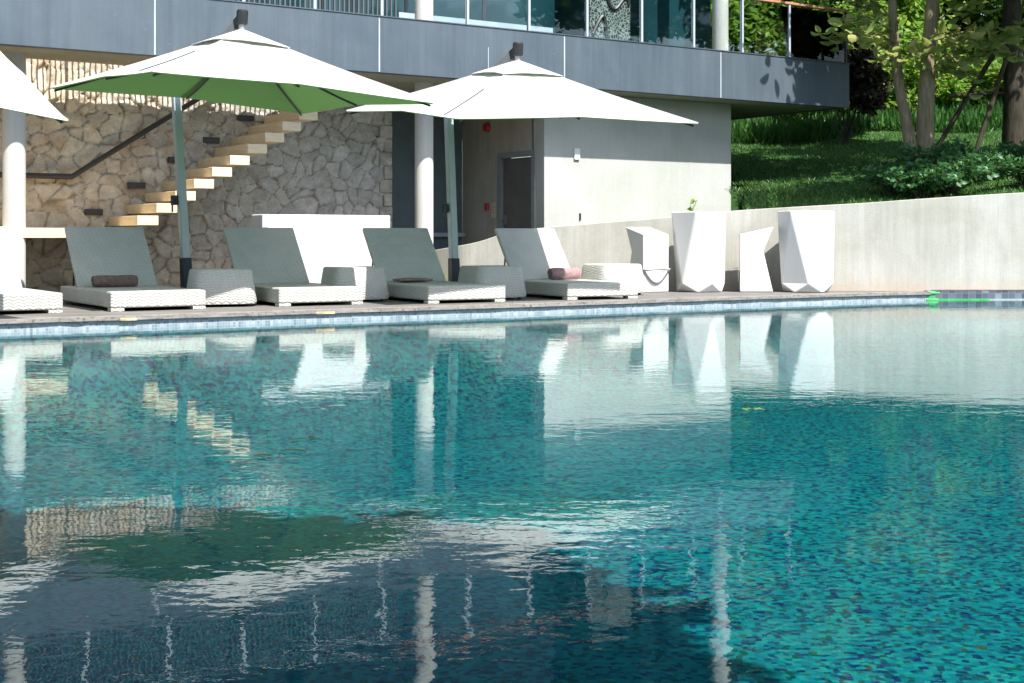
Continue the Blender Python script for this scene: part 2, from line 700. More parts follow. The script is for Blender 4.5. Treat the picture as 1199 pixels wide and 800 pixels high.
def smooth_line(pts, n=6):
    out = []
    P = [Vector((*p, 0)) for p in pts]
    for i in range(len(P) - 1):
        p0, p1, p2, p3 = P[max(i - 1, 0)], P[i], P[i + 1], P[min(i + 2, len(P) - 1)]
        for k in range(n):
            t = k / n
            q = .5 * ((2 * p1) + (p2 - p0) * t + (2 * p0 - 5 * p1 + 4 * p2 - p3) * t * t + (3 * p1 - p0 - 3 * p2 + p3) * t ** 3)
            out.append((q.x, q.y))
    out.append(pts[-1])
    return out


EDGE_S = smooth_line(EDGE)
WALL_EDGE = [(6.1, 20.02), (7.5, 20.12), (9.0, 20.18), (12, 20.25), (18, 20.3)]      # foot of the retaining wall above the water


def offset(line, d):
    out = []
    for i, p in enumerate(line):
        a = line[max(i - 1, 0)]
        b = line[min(i + 1, len(line) - 1)]
        t = Vector((b[0] - a[0], b[1] - a[1], 0)).normalized()
        out.append((p[0] - t.y * d, p[1] + t.x * d))
    return out


FL = -1.0
mb = MB()
mb.add([(-18, -12, 0), (20, -12, 0), (20, 20.6, 0), (6.1, 20.6, 0)] + [(x, y + .0, 0) for x, y in offset(EDGE_S, .05)[::-1]] + [(-18, 4.5, 0)],
       [list(range(4 + len(EDGE_S) + 1))])
water = build('pool_water', mb, M['water'], kind='structure')
mb = MB()
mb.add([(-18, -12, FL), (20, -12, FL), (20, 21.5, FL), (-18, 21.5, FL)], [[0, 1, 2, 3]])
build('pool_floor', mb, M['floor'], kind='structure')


def ribbon(name, line, z0, z1, mat, parent=None, thick=.1, sgn=1):
    """vertical band along a line with u-v coordinates in metres; thickness away from the pool"""
    back = offset(line, thick * sgn)
    n = len(line)
    vs = [(x, y, z0) for x, y in line] + [(x, y, z1) for x, y in line] + [(x, y, z1) for x, y in back] + [(x, y, z0) for x, y in back]
    fs, uvs = [], []
    acc = [0]
    for i in range(1, n):
        acc.append(acc[-1] + math.hypot(line[i][0] - line[i - 1][0], line[i][1] - line[i - 1][1]))
    for i in range(n - 1):
        for q, (za, zb) in enumerate(((z0, z1), (z1, z1 + thick), (z1, z0))):
            fs.append([q * n + i, q * n + i + 1, (q + 1) * n + i + 1, (q + 1) * n + i])
            uvs.append([(acc[i], za), (acc[i + 1], za), (acc[i + 1], zb), (acc[i], zb)])
    me = bpy.data.meshes.new(name)
    me.from_pydata(vs, [], fs)
    ul = me.uv_layers.new(name='UVMap')
    k = 0
    for u in uvs:
        for c in u:
            ul.data[k].uv = c
            k += 1
    me.materials.append(mat)
    o = bpy.data.objects.new(name, me)
    col.objects.link(o)
    o.parent = parent
    return o


pw = thing('pool_wall', 'pale blue mosaic pool wall just under the long grey deck edge', 'pool wall', (0, 16.2, 0))
rb = ribbon('tile_band', [(x, y - 16.2) for x, y in EDGE_S], -.06, .082, M['band'], pw)
rows = [[(x, y - 16.2, z) for x, y in offset(EDGE_S, d)] for d, z in ((0, -.06), (-.06, -.3), (-.2, -.5), (-.5, -.7), (-1.0, -.86), (-1.7, -.95), (-2.6, -.996))]
mb = MB()
n = len(EDGE_S)
mb.add([p for r_ in rows for p in r_], [[i * n + k, i * n + k + 1, (i + 1) * n + k + 1, (i + 1) * n + k] for i in range(len(rows) - 1) for k in range(n - 1)])
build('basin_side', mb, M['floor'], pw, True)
# recess behind the band under the deck edge
pw2 = thing('pool_wall', 'slate dark mosaic pool wall directly under the concrete retaining wall', 'pool wall', (9, 20.1, 0))
ribbon('tile_band', [(x - 9, y - 20.1) for x, y in WALL_EDGE], -.06, .135, M['dark_band'], pw2, .25)
rows = [[(x - 9, y - 20.1 + d, z) for x, y in WALL_EDGE] for d, z in ((0, -.06), (-.06, -.3), (-.2, -.5), (-.5, -.7), (-1.0, -.86), (-1.7, -.95), (-2.6, -.996))]
mb = MB()
n = len(WALL_EDGE)
mb.add([p for r_ in rows for p in r_], [[i * n + k, i * n + k + 1, (i + 1) * n + k + 1, (i + 1) * n + k] for i in range(len(rows) - 1) for k in range(n - 1)])
build('basin_side', mb, M['floor'], pw2, True)

# green edging where the deck ends and along the waterline of the slate wall
tr = thing('pool_edging', 'bright green plastic edging strip at the end of the deck', 'edging', (6.1, 19.9, 0))
mb = MB()
mb.box(-.06, .05, -.03, .06, -.02, .135)
mb.box(-.1, .12, -.045, .0, .09, .125)
mb.box(-.09, .1, -.04, .01, -.02, .03)
build('end_cap', mb, M['green_trim'], tr, bevel=.012)
lin = [(x - 6.1, y - 19.9 - .03) for x, y in [(6.14, 20.02), (7.0, 20.085)]]
ribbon('waterline_strip', lin, -.01, .02, M['green_trim'], tr, .025)
lin = [(x - 6.1, y - 19.9 - .03) for x, y in [(7.0, 20.085), (7.5, 20.12), (9, 20.18), (12, 20.25)]]
ribbon('waterline_strip', lin, -.01, .016, M['pale_trim'], tr, .025)

# deck: one slab from the coping back to the house
mb = MB()
inner = offset(EDGE_S, .16)
poly = [(x, y, DECK) for x, y in inner] + [(6.6, 20.35, DECK), (3.0, 21.3, DECK), tuple(AB(12.6, 17.95, DECK)), tuple(AB(12.6, 20.6, DECK)), tuple(AB(-6, 20.6, DECK)),
                                         (-20, 9, DECK)]
n = len(poly)
mb.add(poly + [(x, y, DECK - .05) for x, y, z in poly], [list(range(n))] + [list(range(n, 2 * n))[::-1]] +
       [[i, (i + 1) % n, n + (i + 1) % n, n + i] for i in range(n)])
dk = build('pool_deck', mb, M['deck'], kind='structure')
# edge boards overhanging the tiles
front = offset(EDGE_S, -.035)
mb = MB()
n = len(front)
vs, fs = [], []
for i in range(n):
    j = .004 * math.sin(i * 2.3) + random.uniform(-.004, .004)
    f, b = front[i], inner[i]
    vs += [(f[0], f[1] + j, DECK + .003), (f[0], f[1] + j, DECK - .037), (b[0], b[1], DECK - .037), (b[0], b[1], DECK + .003)]
for i in range(n - 1):
    for k in range(4):
        fs.append([i * 4 + k, (i + 1) * 4 + k, (i + 1) * 4 + (k + 1) % 4, i * 4 + (k + 1) % 4])
fs += [[0, 1, 2, 3], [n * 4 - 1, n * 4 - 2, n * 4 - 3, n * 4 - 4]]
mb.add(vs, fs)
build('kerb_strip', mb, M['coping'], kind='structure')
for px_, D_, L_ in ((-3.84, 13.72, .18), (-2.72, 14.46, .12), (-2.02, 14.9, .24), (-1.72, 15.1, .12), (-.1, 16.08, .09)):
    o = thing('edge_stone', 'small ochre stone block showing under the deck edge', 'edge stone', (px_ - .03, D_ + .045, .078), R(32), 'ochre stones under the deck edge')
    mb = MB()
    mb.loft([[(-L_ / 2 + (.0 if i % 2 else .01), -.012, 0), (L_ / 2, -.012 - .004 * i, 0), (L_ / 2 - .01, .06, 0), (-L_ / 2, .06, 0)] if i == 0 else
             [(-L_ / 2, -.016, .03), (L_ / 2 - .012, -.012, .03), (L_ / 2, .06, .03), (-L_ / 2 + .01, .06, .03)] for i in range(2)])
    build('stone', mb, M['orange_chip'], o, bevel=.006)

# ------------------------------------------------------------------ the villa
BF, HB, HT = 17.15, 3.255, 4.048        # fascia plane, its lower and upper edge
AE = 18.75                              # end of the upper slab
BW, AW0, AW1 = 17.90, 12.55, 16.57      # front concrete wall
vo = AB(13, 19, 0)
villa = thing('villa', 'modern villa with blue grey upper slab over a pale concrete ground floor', 'house', (vo.x, vo.y, DECK), TH)


def vm():
    return vb(13, 19, DECK)


joints = [-7.0, -3.78, -.55, 2.68, 5.92, 9.175, 12.41, 15.65, AE]
for i in range(len(joints) - 1):
    a0, a1 = joints[i] + .012, joints[i + 1] - .012
    if i == len(joints) - 2:
        a1 = AE
    build('fascia_panel', vm().box(a0, a1, BF, BF + .14, HB, HT), M['fascia'], villa, bevel=.004)
for a in joints[1:-1]:
    build('joint_sealant', vm().box(a - .0125, a + .0125, BF + .004, BF + .13, HB + .01, HT - .004), M['sealant'], villa)
build('joint_sealant', vm().box(11.0, 11.012, BF - .003, BF + .001, HB + .01, HB + .5), M['sealant'], villa)
build('end_fascia', vm().box(AE - .14, AE, BF + .145, 23.5, HB, HT), M['fascia'], villa)
# drip cap on the parapet
build('parapet_cap', vm().box(-7, AE + .01, BF - .012, BF + .155, HT + .002, HT + .016), M['fascia'], villa)
mb = vm().box(-7, 8.9, BF + .142, 18.40, HB + .012, 3.45)
mb.box(8.902, AE - .142, BF + .142, 23.5, HB + .012, 3.45)
build('upper_slab', mb, M['soffit'], villa)
build('stairwell_kerb', vm().box(-7, 8.898, 18.402, 18.48, HB + .014, 3.88), M['soffit'], villa)
# ground floor: front wall, recess with the door, blue-grey back wall
# front wall stops under the slab
build('front_wall', vm().box(AW0, AW1, BW, BW + .34, -.2, HB + .009), M['concrete'], villa, bevel=.006)
build('side_wall', vm().box(AW1 - .32, AW1 - .004, BW + .343, 23.4, -.2, HB + .009), M['concrete'], villa)
DB0, DB1, DZ = 18.20, 19.22, DECK + 2.16      # doorway in the recess side wall (plane a = AW0)
mb = vm()
mb.box(AW0, AW0 + .25, BW + .343, DB0 - .002, -.1, HB + .008)
mb.box(AW0, AW0 + .25, DB1 + .002, 20.4, -.1, HB + .008)
mb.box(AW0, AW0 + .25, DB0 - .001, DB1 + .001, DZ + .002, HB + .008)
build('recess_wall', mb, M['door_wall'], villa)
dr = build('door', vm().box(AW0 + .05, AW0 + .1, DB0 + .06, DB1 - .06, DECK, DZ - .05), M['door'], villa)
mb = vm()
mb.box(AW0 - .012, AW0 + .06, DB0 - .05, DB0 + .055, DECK, DZ + .05)
mb.box(AW0 - .012, AW0 + .06, DB1 - .055, DB1 + .05, DECK, DZ + .05)
mb.box(AW0 - .0115, AW0 + .0595, DB0 + .056, DB1 - .056, DZ - .045, DZ + .05)
build('door_frame', mb, M['door_frame'], dr)
mb = vm()
mb.tube([(AW0 + .05, DB1 - .14, 1.2), (AW0 - .03, DB1 - .14, 1.2), (AW0 - .03, DB1 - .27, 1.2)], .013, 8)
mb.box(AW0 + .038, AW0 + .049, DB1 - .18, DB1 - .1, 1.12, 1.29)
build('handle', mb, M['steel'], dr)
mb = vm()
mb.box(10.4, AW0 - .001, 20.4, 20.6, .5, HB + .008)
build('back_wall', mb, M['navy_wall'], villa)
build('back_wall_ledge', vm().box(10.4, AW0 - .002, 20.3, 20.398, .93, 1.0), M['pale_ledge'], villa)
mb = vm()
mb.box(10.4, AW0 - .001, 20.42, 20.6, -.1, .498)
build('back_wall_plinth', mb, M['dark_metal'], villa)
build('fire_alarm', vm().tube([(AW0, 19.56, 2.79), (AW0 - .07, 19.56, 2.79)], [.085, .07], 16), M['red'], villa, True)
build('call_point', vm().box(AW0 - .04, AW0 - .001, 19.53, 19.63, 1.38, 1.5), M['red'], villa, bevel=.01)
mb = vm()
for k in range(3):
    mb.box(AW0 - .018, AW0 - .001, 19.33, 19.45, 1.25 + k * .09, 1.33 + k * .09)
build('switch_plate', mb, M['beige_plate'], villa, bevel=.004)
build('wall_lamp', vm().box(13.13, 13.24, BW - .035, BW - .001, 2.18, 2.36), M['render_white'], villa, bevel=.006)
build('wall_drain', vm().box(13.24, 13.27, BW - .02, BW - .001, 1.2, 1.31), M['dark_metal'], villa)

# upper floor: dark glass front set well back, screen, dark wing, roof
for k in range(14):
    a0 = -7.4 + k * 1.57
    g = build('window', vm().box(a0 + .03, a0 + 1.54, 20.42, 20.46, 3.46, 9.2), M['dark_glass'], villa)
    mb = vm()
    mb.box(a0 - .03, a0 + .028, 20.40, 20.5, 3.46, 9.2)
    build('window_frame', mb, M['dark_metal'], g)
build('inner_ledge', vm().box(10.9, 14.0, 19.7, 19.82, 4.33, 4.62), M['pale_ledge'], villa)
sc_ = build('patterned_screen', vm().box(14.66, 15.58, 19.5, 19.54, 3.47, 6.2), M['screen'], villa)
mb = vm()
pts = []
for k in range(60):
    t = k / 59
    pts.append((14.72 + .8 * t + .06 * math.sin(t * 9), 19.485, 4.55 + .2 * math.sin(t * 8.5) - .22 * t + .25 * math.sin(t * 4.1)))
mb.tube(pts, .035, 6)
mb.tube([(x, y, z + .75 + .1 * math.sin(x * 9)) for x, y, z in pts], .03, 6)
build('swirl', mb, M['dark_metal'], sc_)
build('upper_wing', vm().box(15.9, 17.62, 19.6, 22.5, 3.46, 9.2), M['dark_glass'], villa)
mb = vm()
mb.box(-7, AE - .4, 17.9, 23.4, 9.3, 9.6)
build('roof', mb, M['soffit'], villa)

# glass railing on the slab edge
gr = AB(13, BF + .05, HT)
rail = thing('glass_railing', 'clear glass railing with slim pale posts and copper handrail along the slab', 'railing', (gr.x, gr.y, HT + .016), TH)


def rm():
    return vb(13, BF + .05, HT + .016)


posts = [10.75 + 1.1 * k for k in range(8)]
posts[-1] = AE - .06
# post positions measured on the slab edge
def a_of(px):
    t = (px - 600) / 1600
    return BF * (CT * t + ST) / (CT - ST * t)


posts = [a_of(x) for x in (549, 621, 689, 753, 814, 871, 926)] + [AE - .05]
for i, a in enumerate(posts):
    build('post', rm().box(a - .02, a + .02, BF + .02, BF + .07, HT + .016, 4.985), M['post'] if i < 7 else M['dark_metal'], rail, bevel=.004)
pa = [a_of(508)] + posts
for i in range(len(pa) - 1):
    build('pane', rm().box(pa[i] + .028, pa[i + 1] - .028, BF + .04, BF + .052, HT + .03, 4.95), M['glass'], rail)
build('handrail', rm().box(posts[0] - 1.2, AE + .02, BF + .01, BF + .085, 4.986, 5.03), M['copper'], rail, bevel=.008)

# bar railing round the stairwell
br = AB(4, 18.44, 3.88)
bars = thing('bar_railing', 'tall close set grey bar railing on the upper floor edge', 'railing', (br.x, br.y, 3.88), TH)


def bmr():
    return vb(4, 18.44, 3.88)


tops = bmr()
tops.box(-7, 10.2, 18.405, 18.475, 5.25, 5.29)
build('top_rail', tops, M['post'], bars)
rest = bmr()
a = -6.9
while a < 10.2:
    big = abs((a + 6.9) % 1.12) < .05
    w_ = .024 if big else .0115
    if a > 7.2:
        build('post' if big else 'bar', bmr().box(a - w_, a + w_, 18.42, 18.45, 3.884, 5.249), M['post'] if big else M['bar'], bars)
    elif big:
        build('post', bmr().box(a - w_, a + w_, 18.42, 18.45, 3.884, 5.249), M['post'], bars)
    else:
        rest.box(a - w_, a + w_, 18.42, 18.45, 3.884, 5.249)
    a += .08
build('bars', rest, M['bar'], bars, kind='stuff')

# columns
for a, z0, z1, lab in ((4.40, DECK, 9.3, 'round concrete column beside the sun bleached lounger at the stone wall'),
                       (10.45, DECK, 9.3, 'round concrete column standing between white counter and door recess'),
                       (16.5, 3.45, 9.3, 'white round column behind the glass railing of the upper floor')):
    p = AB(a, 18.1, z0)
    mb = MB()
    mb.loft([[(.142 * math.cos(t * math.pi / 20), .142 * math.sin(t * math.pi / 20), z) for t in range(40)] for z in (0, z1 - z0)])
    o = build('concrete_column', mb, M['column'], None, True)
    o.location = p
    tag(o, lab, 'column', 'round concrete columns')

# ------------------------------------------------------------------ stone wall (every stone displaced for real)
BS = 19.27
sw = AB(3, BS, 0)
stone = thing('stone_wall', 'rough rubble stone wall behind the floating stair treads', 'wall', (sw.x, sw.y, 0), TH)
A0, A1, Z0, Z1, ST_ = -4.0, 10.5, 0.0, 4.3, .0225
na, nz = int((A1 - A0) / ST_) + 1, int((Z1 - Z0) / ST_) + 1
ga, gz = np.meshgrid(np.linspace(A0, A1, na), np.linspace(Z0, Z1, nz))
P = np.stack([ga.ravel(), gz.ravel()], 1)


def vnoise(p, scale, seed):
    r = np.random.default_rng(seed)
    G = r.random((64, 64))
    q = p * scale
    i = np.floor(q).astype(int)
    f = q - i
    f = f * f * (3 - 2 * f)
    g = lambda a, b: G[(i[:, 0] + a) % 64, (i[:, 1] + b) % 64]
    return (g(0, 0) * (1 - f[:, 0]) + g(1, 0) * f[:, 0]) * (1 - f[:, 1]) + (g(0, 1) * (1 - f[:, 0]) + g(1, 1) * f[:, 0]) * f[:, 1]


warp = np.stack([vnoise(P, 2.6, 1) - .5, vnoise(P, 2.6, 2) - .5], 1) * .16 + np.stack([vnoise(P, 9, 3) - .5, vnoise(P, 9, 4) - .5], 1) * .045
Q = P + warp
cw, ch_ = .255, .205
cells = {}
ci = np.floor(Q / [cw, ch_]).astype(int)
jr = np.random.default_rng(5)
JX = jr.random((256, 256)) * .9 + .05
JY = jr.random((256, 256)) * .9 + .05
d1 = np.full(len(Q), 9.0)
d2 = np.full(len(Q), 9.0)
idx = np.zeros((len(Q), 2), int)
cen = np.zeros((len(Q), 2))
for dx in (-2, -1, 0, 1, 2):
    for dy in (-2, -1, 0, 1, 2):
        cc = ci + [dx, dy]
        c = (cc + np.stack([JX[cc[:, 0] % 256, cc[:, 1] % 256], JY[cc[:, 0] % 256, cc[:, 1] % 256]], 1)) * [cw, ch_]
        d = np.hypot((Q - c)[:, 0] * .86, (Q - c)[:, 1])
        m1 = d < d1
        d2 = np.where(m1, d1, np.minimum(d2, d))
        idx[m1] = cc[m1]
        cen[m1] = c[m1]
        d1 = np.where(m1, d, d1)
e = d2 - d1
edge = np.clip(e / .022, 0, 1)
edge = edge * edge * (3 - 2 * edge)
rr = np.random.default_rng(9)
T1, T2, T3, TC, TW = (rr.random((256, 256)) for _ in range(5))
ii, jj = idx[:, 0] % 256, idx[:, 1] % 256
tilt = ((Q - cen)[:, 0] * (T1[ii, jj] - .5) * .42 + (Q - cen)[:, 1] * (T2[ii, jj] - .5) * .42)
disp = edge * (.012 + .024 * T3[ii, jj] + tilt + .02 * (vnoise(P, 14, 6) - .5) + .012 * (vnoise(P, 33, 7) - .5)) + .01 * (vnoise(P, 40, 8) - .5)
# colour: warm ochre to the left, greyer to the right, each stone its own tint
warm = np.clip(1.0 - (P[:, 0] - 4.5) / 4.5, .06, 1) * (.55 + .45 * TW[ii, jj])
base = .49 + .17 * TC[ii, jj]
gcol = np.stack([base * (.98 + .22 * warm), base * (.98 + .06 * warm), base * (.95 - .14 * warm)], 1)
rust = np.clip((vnoise(P, 4.5, 12) - .66) * 5, 0, 1) * np.clip(1.2 - (P[:, 0] - 5) / 4, .15, 1)
gcol = gcol * (1 - rust[:, None] * .45) + np.array([.42, .26, .12]) * rust[:, None] * .45
mort = np.array([.31, .275, .22])
tint = gcol * edge[:, None] + mort * (1 - edge[:, None])
V = np.stack([P[:, 0] - 3, -disp, P[:, 1]], 1)
fi = np.arange((nz - 1) * na).reshape(nz - 1, na)[:, :-1].ravel()
F = np.stack([fi, fi + 1, fi + na + 1, fi + na], 1)
me = bpy.data.meshes.new('stone_face')
me.vertices.add(len(V))
me.vertices.foreach_set('co', V.ravel())
me.loops.add(F.size)
me.loops.foreach_set('vertex_index', F.ravel())
me.polygons.add(len(F))
me.polygons.foreach_set('loop_start', np.arange(0, F.size, 4))
me.update(calc_edges=True)
ca = me.color_attributes.new('stone_tint', 'FLOAT_COLOR', 'POINT')
ca.data.foreach_set('color', np.concatenate([tint, np.ones((len(tint), 1))], 1).astype(np.float32).ravel())
me.polygons.foreach_set('use_smooth', np.ones(len(F), bool))
me.materials.append(M['stone'])
o = bpy.data.objects.new('stone_face', me)
col.objects.link(o)
o.parent = stone
build('wall_core', vb(3, BS).box(A0, A1 - .002, BS + .03, BS + .4, 0, Z1), M['soffit'], stone)
# dressed quoins on the free end
for k in range(15):
    z = DECK + k * .215
    ln = .21 if k % 2 else .13
    q = build('quoin', vb(3, BS).box(A1 - ln, A1 + .012, BS - .05 - .006 * (k % 3), BS + .3, z + .004, z + .21), simple('quoin_stone', (.37, .345, .29), .9, .1, .2, 6, .4, 30) if k == 0 else bpy.data.materials['quoin_stone'], stone, bevel=.012)
for a, z in ((5.63, 1.23), (6.24, 1.62), (6.83, 2.0), (7.36, 2.31), (7.90, 2.66)):
    l_ = build('wall_light', vb(3, BS).box(a, a + .25, BS - .068, BS - .02, z, z + .085), M['dark_metal'], stone, bevel=.004)

# ------------------------------------------------------------------ staircase
st = AB(7.0, 18.6, DECK)
stair = thing('staircase', 'floating travertine stair treads cantilevered from the stone wall', 'stairs', (st.x, st.y, DECK), TH)


def sm():
    return vb(7.0, 18.6, DECK)


for k in range(-1, 12):
    a = 5.965 + .262 * k
    z = 1.211 + .17 * k
    if k == -1:
        build('landing', sm().box(-3.5, a + .29, 17.98, BS - .05, z - .13, z), M['tread'], stair, bevel=.006)
    else:
        build('tread', sm().box(a, a + .29, 17.98, BS - .03, z - .13, z), M['tread'], stair, bevel=.006)
hr = sm()
zl = 1.76
hr.tube([(-3.5, BS - .16, zl), (5.42, BS - .16, zl), (8.6, BS - .16, zl + .649 * 3.18)], .04, 8)
h_ = build('handrail', hr, M['brown_rail'], stair, True)
for a in (-.5, 1.5, 3.5, 5.2, 6.45, 7.6):
    z = zl if a < 5.42 else zl + .649 * (a - 5.42)
    hb = sm().tube([(a, BS - .02, z - .09), (a, BS - .16, z - .09), (a, BS - .16, z - .02)], .009, 6)
    build('bracket', hb, M['brown_rail'], h_)

# ------------------------------------------------------------------ retaining wall
rw_top = [(-1.35, 21.65, .70), (-.83, 21.3, .79), (-.5, 21.2, .86), (0, 21.05, 1.015), (.5, 20.95, 1.07), (1.2, 20.83, 1.13), (2.2, 20.68, 1.21),
          (3.2, 20.55, 1.31), (4.2, 20.42, 1.375), (5.2, 20.3, 1.43), (6.2, 20.2, 1.50), (7.5, 20.2, 1.58), (9, 20.25, 1.66), (12, 20.3, 1.8), (18, 20.4, 2.0)]
ret = thing('retaining_wall', 'long pale weathered concrete retaining wall below the lawn', 'wall', (4, 20.5, 0))
lw = smooth_line([(x, y) for x, y, z in rw_top], 8)
zz = smooth_line([(i, z) for i, (x, y, z) in enumerate(rw_top)], 8)
bk = offset(lw, .22)
mb = MB((4, 20.5, 0))
n = len(lw)
vs, fs = [], []
for i in range(n):
    z = zz[i][1]
    (x, y), (bx, by) = lw[i], bk[i]
    z0 = DECK - .05 if x < 6.1 else .137
    vs += [(x, y, z0), (x, y, z), (bx, by, z), (bx, by, z0)]
for i in range(n - 1):
    for k in range(4):
        fs.append([i * 4 + k, (i + 1) * 4 + k, (i + 1) * 4 + (k + 1) % 4, i * 4 + (k + 1) % 4])
fs += [[0, 1, 2, 3], [n * 4 - 1, n * 4 - 2, n * 4 - 3, n * 4 - 4]]
mb.add(vs, fs)
build('wall_body', mb, M['retaining'], ret, True, bevel=.008)

# ------------------------------------------------------------------ white counter behind the loungers
cp = AB(8.545, 17.5, DECK)
ctr = thing('bar_counter', 'plain white rendered bar counter in front of the stone wall', 'counter', (cp.x, cp.y, DECK), TH)
mb = MB()
mb.box(-.995, .995, 0, .38, .06, 1.113)
build('body', mb, M['render_white'], ctr, bevel=.014, seg=3)
build('plinth', MB().box(-.94, .94, .04, .38, 0, .058), M['render_white'], ctr)

# ------------------------------------------------------------------ sun loungers
LW, LL, LH = 1.05, 2.18, .21


def make_lounger():
    root = thing('sun_lounger', 'x', 'sun lounger', (0, 0, 0), 0, 'woven rattan sun loungers along the pool')
    mb = MB()
    mb.box(0, LW, 0, LL, .035, LH)
    build('frame', mb, M['rattan'], root, bevel=.018, seg=3)
    for x in (0, LW - .15):
        for y in (.008, LL - .16):
            build('leg', MB().box(x + .004, x + .146, y, y + .13, 0, .034), M['rattan'], root)
    # backrest panel hinged 1.56 m from the foot end
    y0, y1, z1 = 1.56, 2.15, LH + .715
    d = Vector((0, y1 - y0, z1 - LH)).normalized()
    nrm = Vector((0, -d.z, d.y))
    mb = MB()
    a, b = Vector((0, y0, LH + .005)), Vector((0, y1, z1))
    prof = [a + nrm * .0, b + nrm * .0, b - nrm * .055, a - nrm * .055]
    mb.prism([(p.y, p.z) for p in prof], .05, LW - .05, lambda p, n_: (n_, p[0], p[1]))
    build('backrest', mb, M['rattan'], root, bevel=.016, seg=3)
    mb = MB()
    for x in (.12, LW - .12):
        mb.tube([(x, y0 + .4, LH + .42), (x, 2.02, LH + .002)], .012, 8)
    mb.tube([(.12, y0 + .4, LH + .42), (LW - .12, y0 + .4, LH + .42)], .01, 8)
    build('prop', mb, M['dark_metal'], root, True)
    return root


LN = [(2.98, 14.55, 1.0, 'sun bleached rattan lounger cut by the picture edge, beside round column'),
      (4.52, 14.49, 1.7, 'shaded rattan lounger with a rolled brown towel, before the stone stair'),
      (6.45, 14.48, 3.5, 'rattan lounger without towel, its backrest before the white counter'),
      (8.20, 14.10, 5.0, 'rattan lounger with a flat folded towel, beside the round column near the door'),
      (10.14, 13.95, 6.5, 'half sunlit rattan lounger with mauve rolled towel, before the retaining wall')]
proto = make_lounger()
lfr = []
for i, (a, b, rot, lab) in enumerate(LN):
    o = proto if i == 0 else dup(proto)
    p = AB(a, b, DECK + .004)
    o.location = p
    o.rotation_euler = (0, 0, TH - R(rot))
    o['label'] = lab
    lfr.append((p, TH - R(rot)))


def on_lounger(i, x, y, z):
    p, r = lfr[i]
    return p + Vector((x * math.cos(r) - y * math.sin(r), x * math.sin(r) + y * math.cos(r), z))


def towel_roll(i, x, y, L, rad, mat, lab, rz=0, flat=False):
    r = lfr[i][1] + rz
    o = thing('towel', lab, 'towel', on_lounger(i, x, y, LH + .002), r, 'towels left on the loungers')
    mb = MB()
    rings = []
    N = 36
    for s in np.linspace(-L / 2, L / 2, 14):
        ring = []
        kk = 1 - .12 * (abs(s) / (L / 2)) ** 6
        for t in range(N):
            an = 2 * math.pi * t / N
            rr_ = rad * kk * (1 + .05 * math.sin(3 * an + s * 9) + .03 * math.sin(7 * an + s * 20))
            yy, z_ = rr_ * math.cos(an), rr_ * math.sin(an)
            if flat:
                yy *= 2.6
                z_ *= .5 * (1 - .5 * (s / (L / 2)) ** 2)
            z_ = max(z_ + rad * (.5 if flat else .93), .001)
            ring.append((s, yy, z_))
        rings.append(ring)
    mb.loft(rings)
    b_ = build('roll', mb, mat, o, True)
    if not flat:
        sp = []
        for e_ in (-1, 1):
            mbs = MB()
            sp = [(e_ * (L / 2 + .002), (rad * .9 - rad * .8 * t / 40) * math.cos(t * .42), rad * .93 + (rad * .9 - rad * .8 * t / 40) * math.sin(t * .42)) for t in range(38)]
            mbs.tube(sp, .006, 5)
            build('fold', mbs, mat, b_, True)
    return o


towel_roll(1, .43, 1.37, .50, .072, M['towel'], 'rolled brown towel lying against the shaded backrest by the stairs')
towel_roll(3, .42, 1.36, .46, .06, M['towel_pink'], 'flat folded dark mauve towel on the lounger nearest the column', 0, True)
towel_roll(4, .72, 1.36, .44, .085, M['towel_pink'], 'rolled mauve towel half in sun on the lounger by the retaining wall')

# ------------------------------------------------------------------ woven side tables
def make_table():
    root = thing('side_table', 'x', 'side table', (0, 0, 0), 0, 'woven drum side tables between the loungers')
    mb = MB()

    def ring(hw, z, p=5.0):
        out = []
        for t in range(64):
            an = 2 * math.pi * t / 64
            c, s_ = math.cos(an), math.sin(an)
            k_ = (abs(c) ** p + abs(s_) ** p) ** (-1 / p)
            out.append((hw * k_ * c, hw * k_ * s_, z))
        return out
    mb.loft([ring(.375, 0.03), ring(.385, .06), ring(.335, .40), ring(.325, .418), ring(.312, .424)])
    build('body', mb, M['rattan'], root, True)
    for x in (-.27, .27):
        for y in (-.27, .27):
            build('foot', MB().tube([(x, y, 0), (x, y, .04)], .022, 10), M['dark_metal'], root)
    return root


TB = [(6.0, 15.12, 12, 'woven drum table in shade below the first parasol mast'),
      (7.82, 15.3, 8, 'woven drum table with one sunlit side, before the white counter'),
      (9.55, 14.82, 5, 'shaded woven drum table at the foot of the second mast'),
      (11.68, 15.02, 3, 'fully sunlit woven drum table beside the white bar stool')]
proto = make_table()
for i, (a, b, rz, lab) in enumerate(TB):
    o = proto if i == 0 else dup(proto)
    o.location = AB(a, b, DECK + .004)
    o.rotation_euler = (0, 0, TH - R(rz))
    o['label'] = lab

# ------------------------------------------------------------------ cantilever parasols


